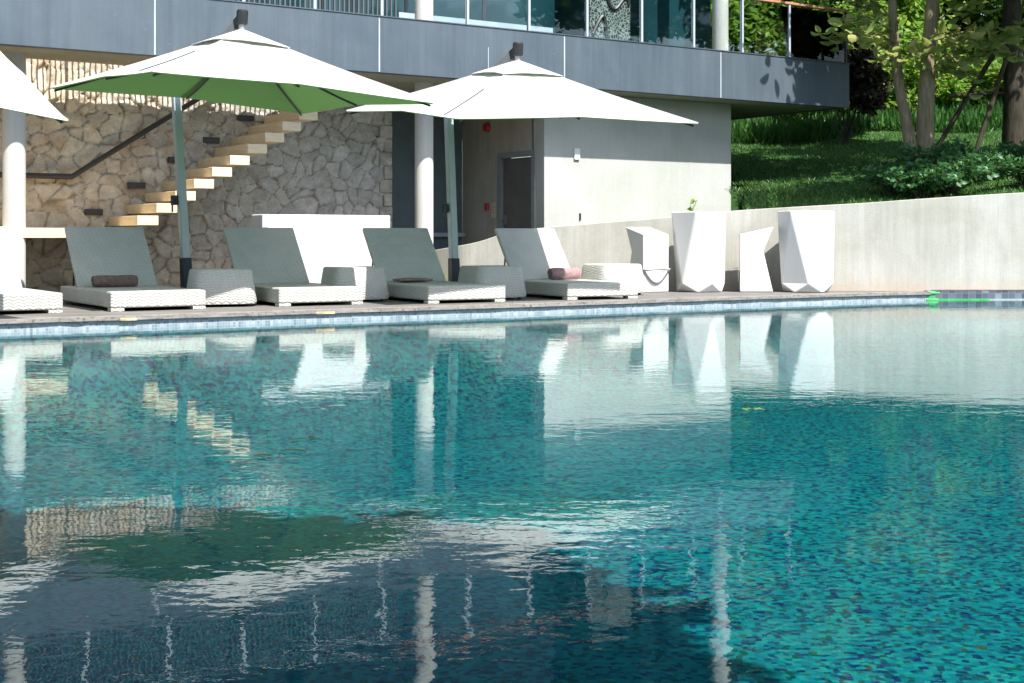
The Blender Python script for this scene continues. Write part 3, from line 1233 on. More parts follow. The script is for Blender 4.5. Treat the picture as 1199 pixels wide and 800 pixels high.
def make_parasol(mast, C, yaw, tx, ty, S, rise, lab):
    base = Vector((mast[0], mast[1], DECK + .003))
    root = thing('parasol', lab, 'parasol', base, 0, 'cantilever parasols over the loungers')
    rm3 = Matrix.Rotation(tx, 3, 'X') @ Matrix.Rotation(ty, 3, 'Y') @ Matrix.Rotation(yaw, 3, 'Z')
    C = Vector(C)

    def L(x, y, z):
        return C + rm3 @ Vector((x, y, z)) - base
    h = S / 2
    N = 12

    def sag(x, y, frac):
        # height profile of the pitched canopy with a slight sag between the four hips and along the hem
        m = max(abs(x), abs(y)) / h
        o_ = min(abs(x), abs(y)) / max(1e-6, max(abs(x), abs(y)))
        z = rise * (1 - m)
        z -= .055 * math.sin(math.pi * min(1, m)) * (1 - o_ * .6)
        z += .05 * m ** 3 * (1 - o_) ** 1.2
        return z

    def canopy(inset, dz, m0):
        mb_ = MB()
        for q in range(4):
            ca_, sa = math.cos(q * math.pi / 2), math.sin(q * math.pi / 2)
            rows = []
            for i in range(N + 1):
                m = m0 + (1 - m0) * i / N
                rows.append([])
                for j in range(N + 1):
                    x_ = (-1 + 2 * j / N) * m * (h - inset)
                    y_ = -m * (h - inset)
                    pinch = 1 - .035 * m * (1 - (2 * j / N - 1) ** 2)
                    y2 = y_ * pinch
                    X_, Y_ = x_ * ca_ - y2 * sa, x_ * sa + y2 * ca_
                    rows[-1].append(L(X_, Y_, sag(x_, y_, 0) + dz))
            vs_2 = [p for r_ in rows for p in r_]
            fs_2 = [[i * (N + 1) + j, i * (N + 1) + j + 1, (i + 1) * (N + 1) + j + 1, (i + 1) * (N + 1) + j] for i in range(N) for j in range(N)]
            mb_.add(vs_2, fs_2)
        return mb_
    co = build('canopy', canopy(0, 0, .1), M['canopy'], root, True)
    build('lining', canopy(.012, -.014, .1), M['lining'], co, True)
    # vent cap over the top, standing a little proud
    mb_ = MB()
    for q in range(4):
        ca_, sa = math.cos(q * math.pi / 2), math.sin(q * math.pi / 2)
        hv = .42
        pts_ = [(-hv, -hv), (-hv * .33, -hv * .93), (hv * .33, -hv * .93), (hv, -hv)]
        ed = [L(x * ca_ - y * sa, x * sa + y * ca_, rise * (1 - hv / h) + .012 + (.022 if abs(x) < hv * .5 else 0)) for x, y in pts_]
        tp = L(0, 0, rise + .02)
        mb_.add(ed + [tp], [[0, 1, 4], [1, 2, 4], [2, 3, 4]])
    v_ = build('vent_cap', mb_, M['canopy'], co)
    so_ = v_.modifiers.new('thick', 'SOLIDIFY')
    so_.thickness = .006
    # ribs under the canopy, along hips and to the middle of each side
    for q in range(8):
        an = q * math.pi / 4 + math.pi / 4
        rr_ = (h - .03) * (math.sqrt(2) if q % 2 == 0 else .96)
        e_ = (rr_ * math.cos(an), rr_ * math.sin(an))
        pts_ = []
        for k_ in range(7):
            t_ = .08 + .91 * k_ / 6
            x_, y_ = e_[0] * t_, e_[1] * t_
            pts_.append(L(x_, y_, sag(x_, y_, 0) - .05))
        build('rib', MB().tube(pts_, .014, 6), M['dark_metal'], root, True)
    for q in range(4):
        an = q * math.pi / 2 + math.pi / 4
        pts_ = [L(math.cos(an) * math.sqrt(2) * h * t_, math.sin(an) * math.sqrt(2) * h * t_, sag(math.cos(an) * math.sqrt(2) * h * t_, math.sin(an) * math.sqrt(2) * h * t_, 0) + .002) for t_ in [.1 + .895 * k_ / 10 for k_ in range(11)]]
        build('seam', MB().tube(pts_, .009, 6), M['hem'], co, True)
    pts_ = []
    for k_ in range(8):
        x_, y_ = -h * (.5 + .49 * k_ / 7), -h * (.42 + .36 * k_ / 7)
        pts_.append(L(x_, y_, sag(x_, y_, 0) + .018))
    build('cord', MB().tube(pts_, .006, 5), M['dark_metal'], co, True)
    hub = MB()
    hub.tube([L(0, 0, rise - .26), L(0, 0, rise - .02)], .06, 14)
    build('hub', hub, M['dark_metal'], root, True)
    # square mast with dark foot sleeve, leaning very slightly towards the canopy
    top = Vector((mast[2], mast[3], mast[4])) - base

    def sq(p0, p1, w0, w1, rz=TH):
        rs = []
        for p, w__ in ((Vector(p0), w0), (Vector(p1), w1)):
            c_, s_ = math.cos(rz) * w__, math.sin(rz) * w__
            rs.append([p + Vector((c_ - -s_ * -1, s_ + c_ * -1 * 1, 0)) * 1.0, p + Vector((c_ - s_, s_ + c_, 0)), p + Vector((-c_ - s_, -s_ + c_, 0)), p + Vector((-c_ + s_, -s_ - c_, 0))])
            rs[-1][0] = p + Vector((c_ + s_, s_ - c_, 0))
        return MB().loft(rs)
    build('mast', sq((0, 0, .02), top, .052, .05), M['mast'], root, bevel=.012)
    build('foot_sleeve', sq((0, 0, .0), top * .2, .068, .06), M['sleeve'], root, bevel=.01)
    mb_ = MB()
    mb_.box(-.4, .4, -.4, .4, 0, .035)
    build('base_plate', mb_, M['dark_metal'], root, bevel=.01).rotation_euler = (0, 0, TH)
    p = top * .47
    mb_ = MB()
    mb_.box(p.x - .13, p.x - .05, p.y - .05, p.y + .03, p.z - .07, p.z + .05)
    mb_.tube([(p.x - .09, p.y - .06, p.z), (p.x - .09, p.y - .12, p.z), (p.x - .09, p.y - .12, p.z - .16)], .012, 8)
    build('crank_handle', mb_, M['dark_metal'], root, bevel=.004)
    # cantilever arm from mast head to the hub above the canopy
    A_ = top + Vector((0, 0, -.05))
    B_ = L(0, 0, rise + .135)
    dr_ = (B_ - A_).normalized()
    e1 = dr_.cross(Vector((0, 0, 1))).normalized()
    e2 = e1.cross(dr_)
    rs = [[p_ + e1 * .032 + e2 * .055, p_ - e1 * .032 + e2 * .055, p_ - e1 * .032 - e2 * .055, p_ + e1 * .032 - e2 * .055] for p_ in (A_ - dr_ * .05, B_ - dr_ * .16)]
    arm = build('arm', MB().loft(rs), M['alu'], root, bevel=.008)
    rs = [[p_ + e1 * .034 + e2 * .058, p_ - e1 * .034 + e2 * .058, p_ - e1 * .034 - e2 * .058, p_ + e1 * .034 - e2 * .058] for p_ in (B_ - dr_ * .158, B_ - dr_ * .02)]
    build('arm_joint', MB().loft(rs), M['dark_metal'], arm, bevel=.006)
    mb_ = MB()
    u_ = (rm3 @ Vector((0, 0, 1))).normalized()
    mb_.tube([B_ - u_ * .07, B_ - u_ * .05, B_ + u_ * .085, B_ + u_ * .1], [.055, .066, .066, .05], 18)
    build('hub_cap', mb_, M['dark_metal'], root, True)
    mb_ = MB()
    mb_.tube([L(0, 0, rise - .02), B_ - u_ * .06], .035, 14)
    build('hub_stem', mb_, M['alu'], root, True)
    return root


make_parasol((-4.06, 17.09, -4.20, 17.03, 2.82), (-3.139, 15.636, 2.543), .617, .011, .054, 3.29, .745,
             'white parasol showing its green lining, before the floating stairs')
make_parasol((-.78, 18.57, -.868, 18.50, 2.675), (.042, 17.03, 2.419), .50, .105, .03, 3.24, .69,
             'white parasol tilted forward, over the pair of loungers before the door')
R0 = Matrix.Rotation(.22, 3, 'X') @ Matrix.Rotation(.28, 3, 'Y') @ Matrix.Rotation(.56, 3, 'Z')
C0 = Vector((-3.99, 12.3, 1.965)) - R0 @ Vector((1.6, -1.6, 0))
make_parasol((-7.23, 14.76, -7.35, 14.7, 3.0), tuple(C0), .56, .22, .28, 3.2, .70,
             'white parasol mostly cut off by the picture edge, above the sunlit lounger')

# ------------------------------------------------------------------ white planters and bar stools
def planter(x, y, rz, hgt, lab, seed):
    o = thing('planter', lab, 'planter', (x, y, DECK + .004), rz, 'tall white faceted planters by the retaining wall')
    r = random.Random(seed)
    n_ = 5
    rt, rm_, rb_ = .445, .395, .345
    T = [(rt * math.cos(2 * math.pi * (k + .5) / n_), rt * .9 * math.sin(2 * math.pi * (k + .5) / n_), hgt) for k in range(n_)]
    Bt = [(rm_ * math.cos(2 * math.pi * k / n_), rm_ * .92 * math.sin(2 * math.pi * k / n_), .13) for k in range(n_)]
    Ft = [(rb_ * math.cos(2 * math.pi * (k + .5) / n_), rb_ * math.sin(2 * math.pi * (k + .5) / n_), 0) for k in range(n_)]
    fs_ = []
    vs_3 = T + Bt + Ft
    for k in range(n_):
        fs_ += [[k, n_ + k, n_ + (k + 1) % n_], [k, n_ + (k + 1) % n_, (k + 1) % n_]]
        fs_ += [[2 * n_ + k, n_ + (k + 1) % n_, n_ + k], [2 * n_ + k, 2 * n_ + (k + 1) % n_, n_ + (k + 1) % n_]]
    inn = [(p[0] * .9, p[1] * .9, hgt) for p in T]
    low = [(p[0] * .86, p[1] * .86, hgt - .14) for p in T]
    vs_3 += inn + low
    for k in range(n_):
        k2 = (k + 1) % n_
        fs_ += [[k, k2, 3 * n_ + k2, 3 * n_ + k], [3 * n_ + k, 3 * n_ + k2, 4 * n_ + k2, 4 * n_ + k]]
    fs_.append([2 * n_ + k for k in range(n_)])
    mb_ = MB().add(vs_3, fs_)
    build('shell', mb_, M['plastic_white'], o, bevel=.022, seg=3)
    mb_ = MB().add([(p[0] * .865, p[1] * .865, hgt - .1) for p in T], [list(range(n_))])
    build('soil', mb_, M['earth'], o)
    return o


P1 = (2.74, 20.0)
P2 = (4.28, 19.88)
planter(P1[0], P1[1], R(-102 - 36), 1.165, 'tall white faceted planter with a green sprig growing in it', 1)
planter(P2[0], P2[1], R(-132 - 36), 1.175, 'tall white faceted planter without plant, beside the retaining wall', 2)


def sprig(x, y, z, h, n_, lab, s=.05):
    o = thing('young_plant', lab, 'plant', (x, y, z))
    st_ = MB()
    lf = MB()
    for k in range(n_):
        an = random.uniform(0, 6.28)
        tip = Vector((math.cos(an) * h * .3, math.sin(an) * h * .3, h * random.uniform(.6, 1)))
        st_.tube([(0, 0, 0), tip * .5 + Vector((0, 0, h * .08)), tip], .005, 5)
        for j in range(5):
            p_ = tip * random.uniform(.35, 1)
            d_ = Vector((random.uniform(-1, 1), random.uniform(-1, 1), random.uniform(-.2, .8))).normalized()
            e_ = d_.cross(Vector((random.uniform(-1, 1), random.uniform(-1, 1), 1))).normalized()
            lf.add([p_, p_ + d_ * s * .5 + e_ * s * .3, p_ + d_ * s, p_ + d_ * s * .5 - e_ * s * .3], [[0, 1, 2, 3]])
    build('stem', st_, M['sprig'], o)
    build('leaves', lf, M['sprig'], o)


sprig(P1[0] - .14, P1[1] - .05, DECK + 1.06, .3, 4, 'small green sprig sprouting from the tall planter', .07)
sprig(-1.12, 20.3, DECK, .38, 7, 'low yellow green plant at the foot of the round column', .1)


def stool(x, y, rz, lab):
    """moulded one-piece bar stool: flat back, pinched K-shaped profile"""
    o = thing('bar_stool', lab, 'bar stool', (x, y, DECK + .004), rz, 'white faceted bar stools by the retaining wall')
    pr = [(0, 0), (.47, 0), (.335, .585), (.48, .945), (0, .835)]
    wid = .44
    vs_4 = []
    # the waist is narrower than seat and base, so every side is faceted
    for sgn, in ((-1,), (1,)):
        for i_, (px_, pz) in enumerate(pr):
            ww = wid / 2 * (.92 if i_ in (2,) else 1.0) * (.96 if i_ in (3,) else 1)
            vs_4.append((px_, sgn * ww, pz))
        vs_4.append((.17, sgn * wid / 2 * .985, .56))
    fs_ = []
    for o_ in (0, 6):
        for i_ in range(5):
            fs_.append([o_ + i_, o_ + (i_ + 1) % 5, o_ + 5])
    for i_ in range(5):
        fs_.append([i_, (i_ + 1) % 5, 6 + (i_ + 1) % 5, 6 + i_])
    build('body', MB().add(vs_4, fs_), M['plastic_white'], o, bevel=.012)
    mb_ = MB()
    pts_ = [(-.012, -.235, .33)] + [(-.012 - .14 * math.sin(math.pi * t / 12), -.235 + .47 * t / 12, .33 - .02 * math.sin(math.pi * t / 12)) for t in range(1, 12)] + [(-.012, .235, .33)]
    mb_.tube(pts_, .012, 8)
    pts_ = [(-.014, -.225 + .45 * t / 12, .33 - .2 * math.sin(math.pi * t / 12)) for t in range(13)]
    mb_.tube(pts_, .012, 8)
    mb_.tube([(-.01, -.23, .335), (-.01, .23, .335)], .01, 8)
    build('footrest', mb_, M['alu'], o, True)


# first stool shows its flat back to the pool, second its pinched profile
stool(2.08, 19.78, R(90 + 28), 'white faceted bar stool showing flat back and grey footrest')
stool(3.33, 20.02, R(-8), 'white faceted bar stool seen in pinched profile between the planters')

# ------------------------------------------------------------------ terrain, lawn, plants
def hgt(x, y):
    z = 1.24 + .062 * (x - 3.0) + .155 * (y - 20.7)
    z += max(0, y - 31) * .12
    z += .04 * math.sin(x * 1.3 + y * .7) + .03 * math.sin(x * .6 - y * 1.1)
    return min(z, 9)


mb = MB()
NX, NY = 170, 70
xs = np.concatenate([np.linspace(1, 24, 130), np.linspace(24.6, 60, 40)])
ys = np.concatenate([[20.75], np.linspace(21, 44, 45), np.linspace(45, 110, NY - 46)])
vs, keep = [], {}
for j, y in enumerate(ys):
    for i, x in enumerate(xs):
        # ground just behind the wall lies a little below its top
        z = hgt(x, y) - (.06 if y < 21 else 0)
        if CT * x + ST * y < 16.75 and -ST * x + CT * y < 18.8:
            z = min(z, 1.06)
        vs.append((x, y, z))
fs = []
for j in range(len(ys) - 1):
    for i in range(NX - 1):
        cx_, cy_ = (xs[i] + xs[i + 1]) / 2, (ys[j] + ys[j + 1]) / 2
        a = CT * cx_ + ST * cy_
        b = -ST * cx_ + CT * cy_
        if a > 16.3 or (b < 17.85 and a > 13.6) or b > 24:
            fs.append([j * NX + i, j * NX + i + 1, (j + 1) * NX + i + 1, (j + 1) * NX + i])
mb.add(vs, fs)
build('hill', mb, M['soil'], kind='structure', smooth=True)
mb = MB()
mb.add([(-900, -900, -1.6), (900, -900, -1.6), (900, 900, -1.6), (-900, 900, -1.6)], [[0, 1, 2, 3]])
build('ground', mb, M['earth'], kind='structure')


def cards(name, pos, size, mat, parent=None, up=.0, aspect=.5, fold=.25, hang=0.0, kind=None, dirs=None, oval=False):
    """leaf-sized folded faces at pos (n,3), size (n,)"""
    n_ = len(pos)
    d = rng.normal(size=(n_, 3)) if dirs is None else dirs
    d[:, 2] = d[:, 2] * .6 + up - hang
    d /= np.linalg.norm(d, axis=1)[:, None]
    r = rng.normal(size=(n_, 3))
    r[:, 2] += 1.2
    e_ = np.cross(d, r)
    e_ /= np.linalg.norm(e_, axis=1)[:, None]
    nn = np.cross(d, e_)
    s_ = size[:, None]
    v0 = pos
    v1 = pos + d * s_ * .5 + e_ * s_ * aspect * .5 + nn * s_ * fold * .3
    v2 = pos + d * s_
    v3 = pos + d * s_ * .5 - e_ * s_ * aspect * .5 + nn * s_ * fold * .3
    if oval:           # rounded leaf: midrib and two curved halves, tip drooping
        def q(u, w_, dr_):
            return pos + d * s_ * u + e_ * s_ * aspect * w_ + nn * s_ * fold * (abs(w_) - dr_)
        pts_ = [q(0, 0, 0), q(.2, .36, .02), q(.55, .5, .1), q(.85, .3, .3), q(1.0, 0, .5), q(.85, -.3, .3), q(.55, -.5, .1), q(.2, -.36, .02), q(.5, 0, .05)]
        V_ = np.stack(pts_, 1).reshape(-1, 3)
        k_ = np.arange(n_) * 9
        F_ = np.stack([x_ for i_ in range(8) for x_ in (k_ + 8, k_ + i_, k_ + (i_ + 1) % 8)], 1).reshape(-1, 3)
    else:
        V_ = np.stack([v0, v1, v2, v3], 1).reshape(-1, 3)
        k_ = np.arange(n_) * 4
        F_ = np.stack([k_, k_ + 1, k_ + 2, k_, k_ + 2, k_ + 3], 1).reshape(-1, 3)
    me_ = bpy.data.meshes.new(name)
    me_.vertices.add(len(V_))
    me_.vertices.foreach_set('co', V_.ravel())
    me_.loops.add(F_.size)
    me_.loops.foreach_set('vertex_index', F_.ravel())
    me_.polygons.add(len(F_))
    me_.polygons.foreach_set('loop_start', np.arange(0, F_.size, 3))
    me_.update(calc_edges=True)
    me_.materials.append(mat)
    o_ = bpy.data.objects.new(name, me_)
    col.objects.link(o_)
    o_.parent = parent
    if kind:
        o_['kind'] = kind
    return o_


def blob_pts(blobs, n_):
    """points near the surface of several uneven lumps"""
    vol = np.array([b[3] ** 2 for b in blobs])
    ch = rng.choice(len(blobs), n_, p=vol / vol.sum())
    B = np.array(blobs)[ch]
    d = rng.normal(size=(n_, 3))
    d /= np.linalg.norm(d, axis=1)[:, None]
    rad = B[:, 3] * (rng.random(n_) ** .45)
    return B[:, :3] + d * rad[:, None] * np.array([1, 1, .75])


def make_tree(name, lab, cat, group, h, spread, nleaf, lsize, mat, bark, low=.15, nb=16, tr=.14, seed=0):
    r = random.Random(seed)
    root = thing(name, lab, cat, (0, 0, 0), 0, group)
    tb = MB()
    pts_ = [(0, 0, -.3)]
    x = y = 0
    for k in range(1, 7):
        x += r.uniform(-.12, .12)
        y += r.uniform(-.12, .12)
        pts_.append((x, y, h * .8 * k / 6))
    tb.tube(pts_, [tr * (1.15 - .15 * k) for k in range(7)], 10)
    blobs = []
    for k in range(nb):
        z = h * (low + (1 - low) * (k + .5) / nb)
        an = r.uniform(0, 6.28)
        prof = math.sin(math.pi * min(.97, .18 + .8 * (z / h))) ** .6
        d = spread * prof * r.uniform(.25, .85)
        c = (math.cos(an) * d, math.sin(an) * d, z, spread * r.uniform(.28, .46))
        blobs.append(c)
        q = min(5, max(1, int(z / h * 6)))
        p0 = Vector(pts_[q])
        p1 = Vector(c[:3])
        mid = (p0 + p1) / 2 + Vector((0, 0, .25))
        tb.tube([p0, mid, p1], [tr * .38, tr * .24, tr * .08], 6)
    build('trunk', tb, bark, root, True)
    cards('crown', blob_pts(blobs, nleaf), rng.uniform(.6, 1.25, nleaf) * lsize, mat, root)
    return root


def put(proto, used, x, y, rz, s, lab=None):
    o = proto if not used else dup(proto)
    o.location = (x, y, hgt(x, y))
    o.rotation_euler = (0, 0, rz)
    o.scale = (s, s, s)
    if lab:
        o['label'] = lab
    return o


fa = make_tree('forest_tree', 'dense dark forest tree standing in the wood above the lawn', 'tree', 'forest trees behind the lawn', 11, 3.0, 15000, .27, M['leaf_forest'], M['bark_dark'], .1, 20, .17, 3)
fb = make_tree('forest_tree', 'lighter green leafy tree along the front of the wood', 'tree', 'forest trees behind the lawn', 8.5, 2.6, 12000, .23, M['leaf_bright'], M['bark_dark'], .08, 18, .13, 4)
spA = [(1.2, 36), (4.0, 38.5), (6.6, 36.5), (9.4, 38), (12.2, 36.6), (15.2, 38), (18.2, 37), (21.5, 38), (2.5, 43), (7.5, 44), (12.5, 44), (17.5, 43), (23, 44)]
for i, (x, y) in enumerate(spA):
    put(fa, i, x, y, i * 1.9, .92 + .09 * ((i * 7) % 4))
spB = [(6.4, 34.2), (8.2, 33.6), (10.6, 34.4), (13.2, 33.4), (5.3, 35.0), (16.5, 34.2)]
for i, (x, y) in enumerate(spB):
    put(fb, i, x, y, i * 2.3, .98 if i in (0, 2, 4) else .62 + .06 * ((i * 5) % 4))
# trees on the right that shade the lawn from beyond the picture
for i, (x, y, s) in enumerate(((17.5, 27.5, 1.0), (20.5, 31.5, 1.05))):
    put(fa, 1, x, y, 2 + i * 1.4, s, 'tall dark tree on the slope to the side of the lawn')

# tall grass band at the back of the lawn, ground cover, lawn blades
n = 14000
gx = rng.uniform(3.0, 19, n)
gy = 31.2 + rng.random(n) ** 1.2 * 2.6 + .2 * np.sin(gx * 1.7)
gp = np.stack([gx, gy, np.array([hgt(a_, b_) for a_, b_ in zip(gx, gy)]) - .03], 1)
dd = rng.normal(size=(n, 3)) * .35
dd[:, 2] = 1.6
o = cards('tall_grass', gp, rng.uniform(.22, .6, n), M['grass_tall'], None, 0, .12, .1, kind='stuff', dirs=dd)
o['label'] = 'band of tall green grass along the foot of the wood'
n = 52000
gx = rng.uniform(2.5, 17, n)
gy = 20.8 + rng.random(n) ** 1.3 * 10.6
gp = np.stack([gx, gy, np.array([hgt(a_, b_) for a_, b_ in zip(gx, gy)]) - .015], 1)
aa, bb = CT * gx + ST * gy, -ST * gx + CT * gy
gp = gp[(aa > 16.6) | ((bb < 17.3) & (gx > 3.6))]
n = len(gp)
dd = rng.normal(size=(n, 3)) * .6
dd[:, 2] = 1.2
o = cards('grass', gp, rng.uniform(.05, .12, n), M['grass_lawn'], None, 0, .16, .1, kind='stuff', dirs=dd)
o['label'] = 'short mown lawn grass on the slope above the wall'

# low shrubs along the top of the wall
def make_shrub(lab, r_, h_, n_, ls, mat, cat='shrub', group='leafy shrubs above the retaining wall', name='shrub'):
    root = thing(name, lab, cat, (0, 0, 0), 0, group)
    sb = MB()
    bl = []
    for k in range(10):
        an = random.uniform(0, 6.28)
        d = random.uniform(.1, .8) * r_
        z = random.uniform(.25, .9) * h_
        p_ = (math.cos(an) * d, math.sin(an) * d, z)
        bl.append((*p_, r_ * random.uniform(.3, .45)))
        sb.tube([(0, 0, -.05), (p_[0] * .5, p_[1] * .5, z * .6), p_], [.018, .012, .005], 5)
    build('stem', sb, M['bark_dark'], root)
    pp = blob_pts(bl, n_)
    pp[:, 2] = np.maximum(pp[:, 2], .02)
    cards('foliage', pp, rng.uniform(.6, 1.2, n_) * ls, mat, root, up=.2, aspect=.55)
    return root


sh = make_shrub('dark glossy leafed shrub on the slope above the retaining wall', .75, .62, 1500, .12, M['leaf_shrub'])
spS = [(6.15, 22.3), (6.95, 21.7), (7.6, 22.7), (8.1, 21.6), (8.9, 22.4), (9.7, 21.8), (7.2, 23.4), (8.5, 23.5), (10.6, 22.6), (9.6, 23.9), (6.4, 21.35), (11.4, 21.7)]
for i, (x, y) in enumerate(spS):
    put(sh, i, x, y, i * 2.1, .72 + .1 * ((i * 3) % 4))
sh2 = make_shrub('bright sunlit undergrowth bush at the edge of the wood', 1.25, 1.5, 2600, .17, M['leaf_bright'], 'bush', 'undergrowth bushes at the edge of the wood', 'bush')
spU = [(6.9, 33.0), (8.6, 32.6), (10.2, 33.4), (11.8, 32.8), (13.6, 33.2), (5.0, 34.2), (15.4, 33.0)]
for i, (x, y) in enumerate(spU):
    put(sh2, i, x, y, i * 1.7, .8 + .14 * ((i * 3) % 4))
dead = make_shrub('dark brown mass of dead hanging fronds beside the slab end', 1.1, 3.4, 7000, .2, M['leaf_dead'], 'dead plant', None, 'dead_frond_clump')
put(dead, 0, 7.4, 30.3, 0, 1)

# ------------------------------------------------------------------ young twin trunk tree and the staked tree
def twin_tree():
    x0, y0 = 7.1, 23.9
    z0 = hgt(x0, y0)
    root = thing('young_tree', 'pale twin trunk young tree with large yellow green leaves on the lawn', 'tree', (x0, y0, z0))
    t1 = [(-.02, 0, -.2), (-.10, 0, .35), (-.2, .05, .95), (-.33, .1, 1.7), (-.42, .05, 2.5), (-.5, -.1, 3.6), (-.45, -.2, 5.2)]
    t2 = [(.12, .02, -.2), (.12, 0, .4), (.11, -.03, 1.0), (.14, -.1, 1.9), (.2, -.12, 2.8), (.28, -.1, 3.8), (.2, 0, 5.5)]
    build('trunk', MB().tube(t1, [.17, .12, .105, .095, .085, .07, .03], 12), M['bark'], root, True)
    build('trunk', MB().tube(t2, [.2, .165, .15, .135, .12, .1, .04], 12), M['bark'], root, True)
    bm_ = MB()
    leaf_p, leaf_d, leaf_s = [], [], []
    r = random.Random(21)
    sprays = [((-.4, 0, 2.2), (-1.75, -.25, 2.35), 26), ((-.42, 0, 2.5), (-1.5, -.5, 2.62), 30), ((.14, -.1, 1.9), (.9, -.4, 2.05), 30),
              ((.16, -.1, 2.1), (1.55, -.45, 2.3), 40), ((.2, -.1, 2.3), (1.35, -.6, 2.05), 44), ((.2, -.1, 2.3), (1.75, -.5, 2.45), 36), ((-.1, -.3, 2.2), (.5, -.9, 2.25), 30), ((-.4, 0, 2.3), (-1.3, -.8, 2.25), 26), ((.12, -.1, 1.8), (.45, -.5, 1.75), 26),
              ((-.33, 0, 1.9), (-.05, -.6, 2.0), 28), ((-.4, 0, 2.1), (-.75, -.6, 1.95), 20), ((.18, -.1, 2.2), (.75, -.7, 1.5), 14),
              ((.2, -.1, 2.6), (1.2, .1, 3.0), 26), ((-.45, 0, 2.7), (-1.0, .2, 3.1), 26)]
    for p0, p1, nl in sprays:
        p0, p1 = Vector(p0), Vector(p1)
        mid = (p0 + p1) / 2 + Vector((0, 0, .16))
        bm_.tube([p0, mid, p1], [.024, .014, .005], 6)
        for k in range(nl):
            t = r.uniform(.3, 1.05)
            c = p0.lerp(mid, min(1, t * 2)) if t < .5 else mid.lerp(p1, (t - .5) * 2)
            leaf_p.append(c + Vector((r.uniform(-.16, .16), r.uniform(-.18, .18), r.uniform(-.16, .12))))
            dirv = (p1 - p0).normalized() * .8 + Vector((r.uniform(-1, 1), r.uniform(-1, 1), r.uniform(-.7, .5)))
            leaf_d.append(dirv)
            leaf_s.append(r.uniform(.16, .31))
    # upper crown, above the picture; it shades the slab end
    for k in range(9):
        an = k * .7
        p0 = Vector((.1, 0, 3.2 + k * .22))
        p1 = Vector((math.cos(an) * 1.5, math.sin(an) * 1.3, 4.0 + k * .24))
        bm_.tube([p0, (p0 + p1) / 2 + Vector((0, 0, .15)), p1], [.03, .018, .006], 6)
        for j in range(75):
            t = r.uniform(.25, 1.05)
            leaf_p.append(p0.lerp(p1, t) + Vector((r.gauss(0, .3), r.gauss(0, .3), r.gauss(0, .2))))
            leaf_d.append(Vector((r.uniform(-1, 1), r.uniform(-1, 1), r.uniform(-.8, .3))))
            leaf_s.append(r.uniform(.15, .27))
    for j in range(620):        # low dense bough towards the house
        leaf_p.append(Vector((-.15 + r.gauss(0, .6), -1.2 + r.gauss(0, .38), 4.55 + r.gauss(0, .42))))
        leaf_d.append(Vector((r.uniform(-1, 1), r.uniform(-1, 1), r.uniform(-.8, .3))))
        leaf_s.append(r.uniform(.14, .26))
    bm_.tube([(-.45, -.1, 3.4), (-.5, -.7, 4.2), (-.6, -1.5, 4.7)], [.04, .025, .008], 6)
    build('branch', bm_, M['bark'], root, True)
    cards('crown', np.array([tuple(p) for p in leaf_p]), np.array(leaf_s), M['leaf_young'], root, 0, .55, .3, oval=True, dirs=np.array([tuple(d) for d in leaf_d], float))
    return root


twin_tree()
x0, y0 = 9.35, 25.5
z0 = hgt(x0, y0)
stt = thing('staked_tree', 'thick dark trunk held by leaning dark timber stakes', 'tree', (x0, y0, z0))
build('trunk', MB().tube([(0, 0, -.2), (.02, 0, 1.2), (-.03, 0, 2.6), (.05, .05, 4.2), (0, .1, 6)], [.24, .19, .175, .15, .08], 14), M['bark_dark'], stt, True)
for (a_, b_) in (((-.85, -.2, -.1), (-.1, -.1, 2.1)), ((-1.5, .5, -.1), (-.15, .1, 2.3)), ((.8, .3, -.1), (.1, .1, 2.1))):
    build('stake', MB().tube([a_, b_], .045, 8), M['bark_dark'], stt, True)
build('stake', MB().tube([(-1.2, 0, 1.2), (.6, 0, 1.3)], .035, 8), M['bark_dark'], stt, True)
bl = [(math.cos(k * 1.3) * 1.7 * (.4 + .6 * ((k * 3) % 5) / 4), math.sin(k * 1.3) * 1.7, 3.7 + .22 * k, .95) for k in range(13)]
cards('crown', blob_pts(bl, 7000), rng.uniform(.14, .28, 7000), M['leaf_forest'], stt)

# ------------------------------------------------------------------ unseen tree added on the near side, crown shaped to shade the pool
nt = thing('pool_shade_tree', 'unseen spreading tree added on the near bank to shade the pool', 'tree', (3.6, -3.4, -.3))
build('trunk', MB().tube([(0, 0, -1), (-.1, .3, 1.2), (-.5, 1.2, 3.0), (-1.2, 2.6, 4.6), (-2.0, 4.4, 6.0)], [.34, .27, .23, .18, .1], 14), M['bark_dark'], nt, True)
lb = MB()
nbl = []
for k in range(40):
    an = k * 2.399
    rr_ = 3.5 * math.sqrt((k + .5) / 40)
    c = (-3.95 + rr_ * 1.06 * math.cos(an), 5.3 + rr_ * .92 * math.sin(an), 6.3 + .5 * math.sin(k * 1.7))
    nbl.append((*c, .85 + .25 * ((k * 7) % 5) / 4))
    lb.tube([(-1.6, 3.6, 5.2), ((c[0] - 1.6) / 2, (c[1] + 3.6) / 2, 5.9), c], [.08, .05, .015], 6)
build('branch', lb, M['bark_dark'], nt, True)
cards('crown', blob_pts(nbl, 30000), rng.uniform(.26, .5, 30000), M['leaf_forest'], nt)
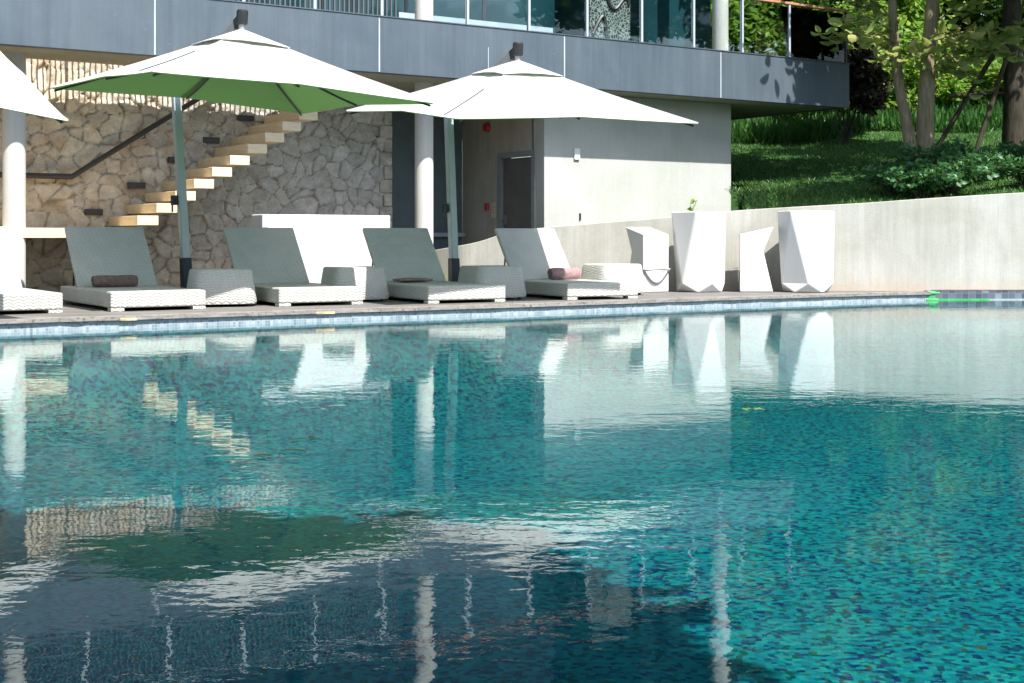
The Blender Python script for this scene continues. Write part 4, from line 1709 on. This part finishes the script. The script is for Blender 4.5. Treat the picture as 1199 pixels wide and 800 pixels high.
# tall tree beyond the right of the lawn, its high crown hangs over the slope
ht = thing('shade_tree', 'tall tree with a high wide crown hanging over the sloping lawn', 'tree', (11.6, 21.4, hgt(11.6, 21.4)))
build('trunk', MB().tube([(0, 0, -.3), (-.1, 0, 1.6), (-.5, -.2, 3), (-1.6, -.4, 4)], [.3, .24, .2, .12], 14), M['bark_dark'], ht, True)
lb = MB()
nbl = []
for k in range(58):
    an = k * 2.399
    if k < 36:
        rr_ = math.sqrt((k + .5) / 36)
        q_ = AB(19.0 + 4.4 * rr_ * math.cos(an), 12.75 + .7 * rr_ * math.sin(an), 5.7 + .3 * math.sin(k * 1.7)) - ht.location
    else:
        rr_ = math.sqrt((k - 35.5) / 22)
        q_ = AB(18.6 + 1.3 * rr_ * math.cos(an), 17.9 + 1.9 * rr_ * math.sin(an), 7.6 + .3 * math.sin(k * 1.7)) - ht.location
    c = tuple(q_)
    nbl.append((*c, .55 + .2 * ((k * 7) % 5) / 4))
    lb.tube([(-1.0, -.3, 3.4), ((c[0] - 1.0) / 2, c[1] / 2, 3.8), c], [.07, .045, .012], 6)
build('branch', lb, M['bark_dark'], ht, True)
cards('crown', blob_pts(nbl, 13000), rng.uniform(.18, .36, 13000), M['leaf_forest'], ht)
for i, (x, y, s_) in enumerate(((-14, 31, 1.35), (-9.5, 33, 1.3), (-5.5, 34.5, 1.35), (-1.5, 36, 1.3), (-19, 28, 1.3))):
    put(fa, 1, x, y, i * 2.2, s_, 'tall dark tree rising behind the villa')
# trees on the near bank, behind the viewer: the glass fronts mirror them
for i, (x, y, s_) in enumerate(((-15, -9, 1.1), (-9, -12, 1.2), (-3, -10.5, 1.05), (4, -13, 1.25), (10, -10, 1.1), (16, -12, 1.2), (22, -8, 1.1), (26, -1, 1.15), (27, 7, 1.05), (-21, -3, 1.1))):
    o = dup(fa)
    o.location = (x, y, -.3)
    o.rotation_euler = (0, 0, i * 1.3)
    o.scale = (s_ * 1.1, s_ * 1.1, s_ * .72)
    o['label'] = 'dense dark tree on the near bank, mirrored in the glass'
    o['group'] = 'trees on the near bank'

# ------------------------------------------------------------------ leaves afloat on the pool
for x, y in ((-1.45, 8.2), (-1.0, 5.8), (-.95, 6.15), (1.25, 7.35)):
    o = thing('floating_leaf', 'small yellow green leaves floating on the pool water', 'leaf', (x, y, .004), random.uniform(0, 3), 'leaves afloat on the pool')
    mb = MB()
    for k in range(4):
        cx_, cy_, an, s = random.uniform(-.12, .12), random.uniform(-.05, .05), random.uniform(0, 6), random.uniform(.03, .055)
        c_, s_ = math.cos(an), math.sin(an)
        pts = [(-1, 0, .0), (-.3, .38, .08), (.4, .3, .06), (1, 0, .12), (.4, -.3, .06), (-.3, -.38, .08)]
        mb.add([(cx_ + (p[0] * c_ - p[1] * s_) * s, cy_ + (p[0] * s_ + p[1] * c_) * s, p[2] * s) for p in pts], [[0, 1, 2, 3, 4, 5]])
    build('blade', mb, M['float_leaf'], o)
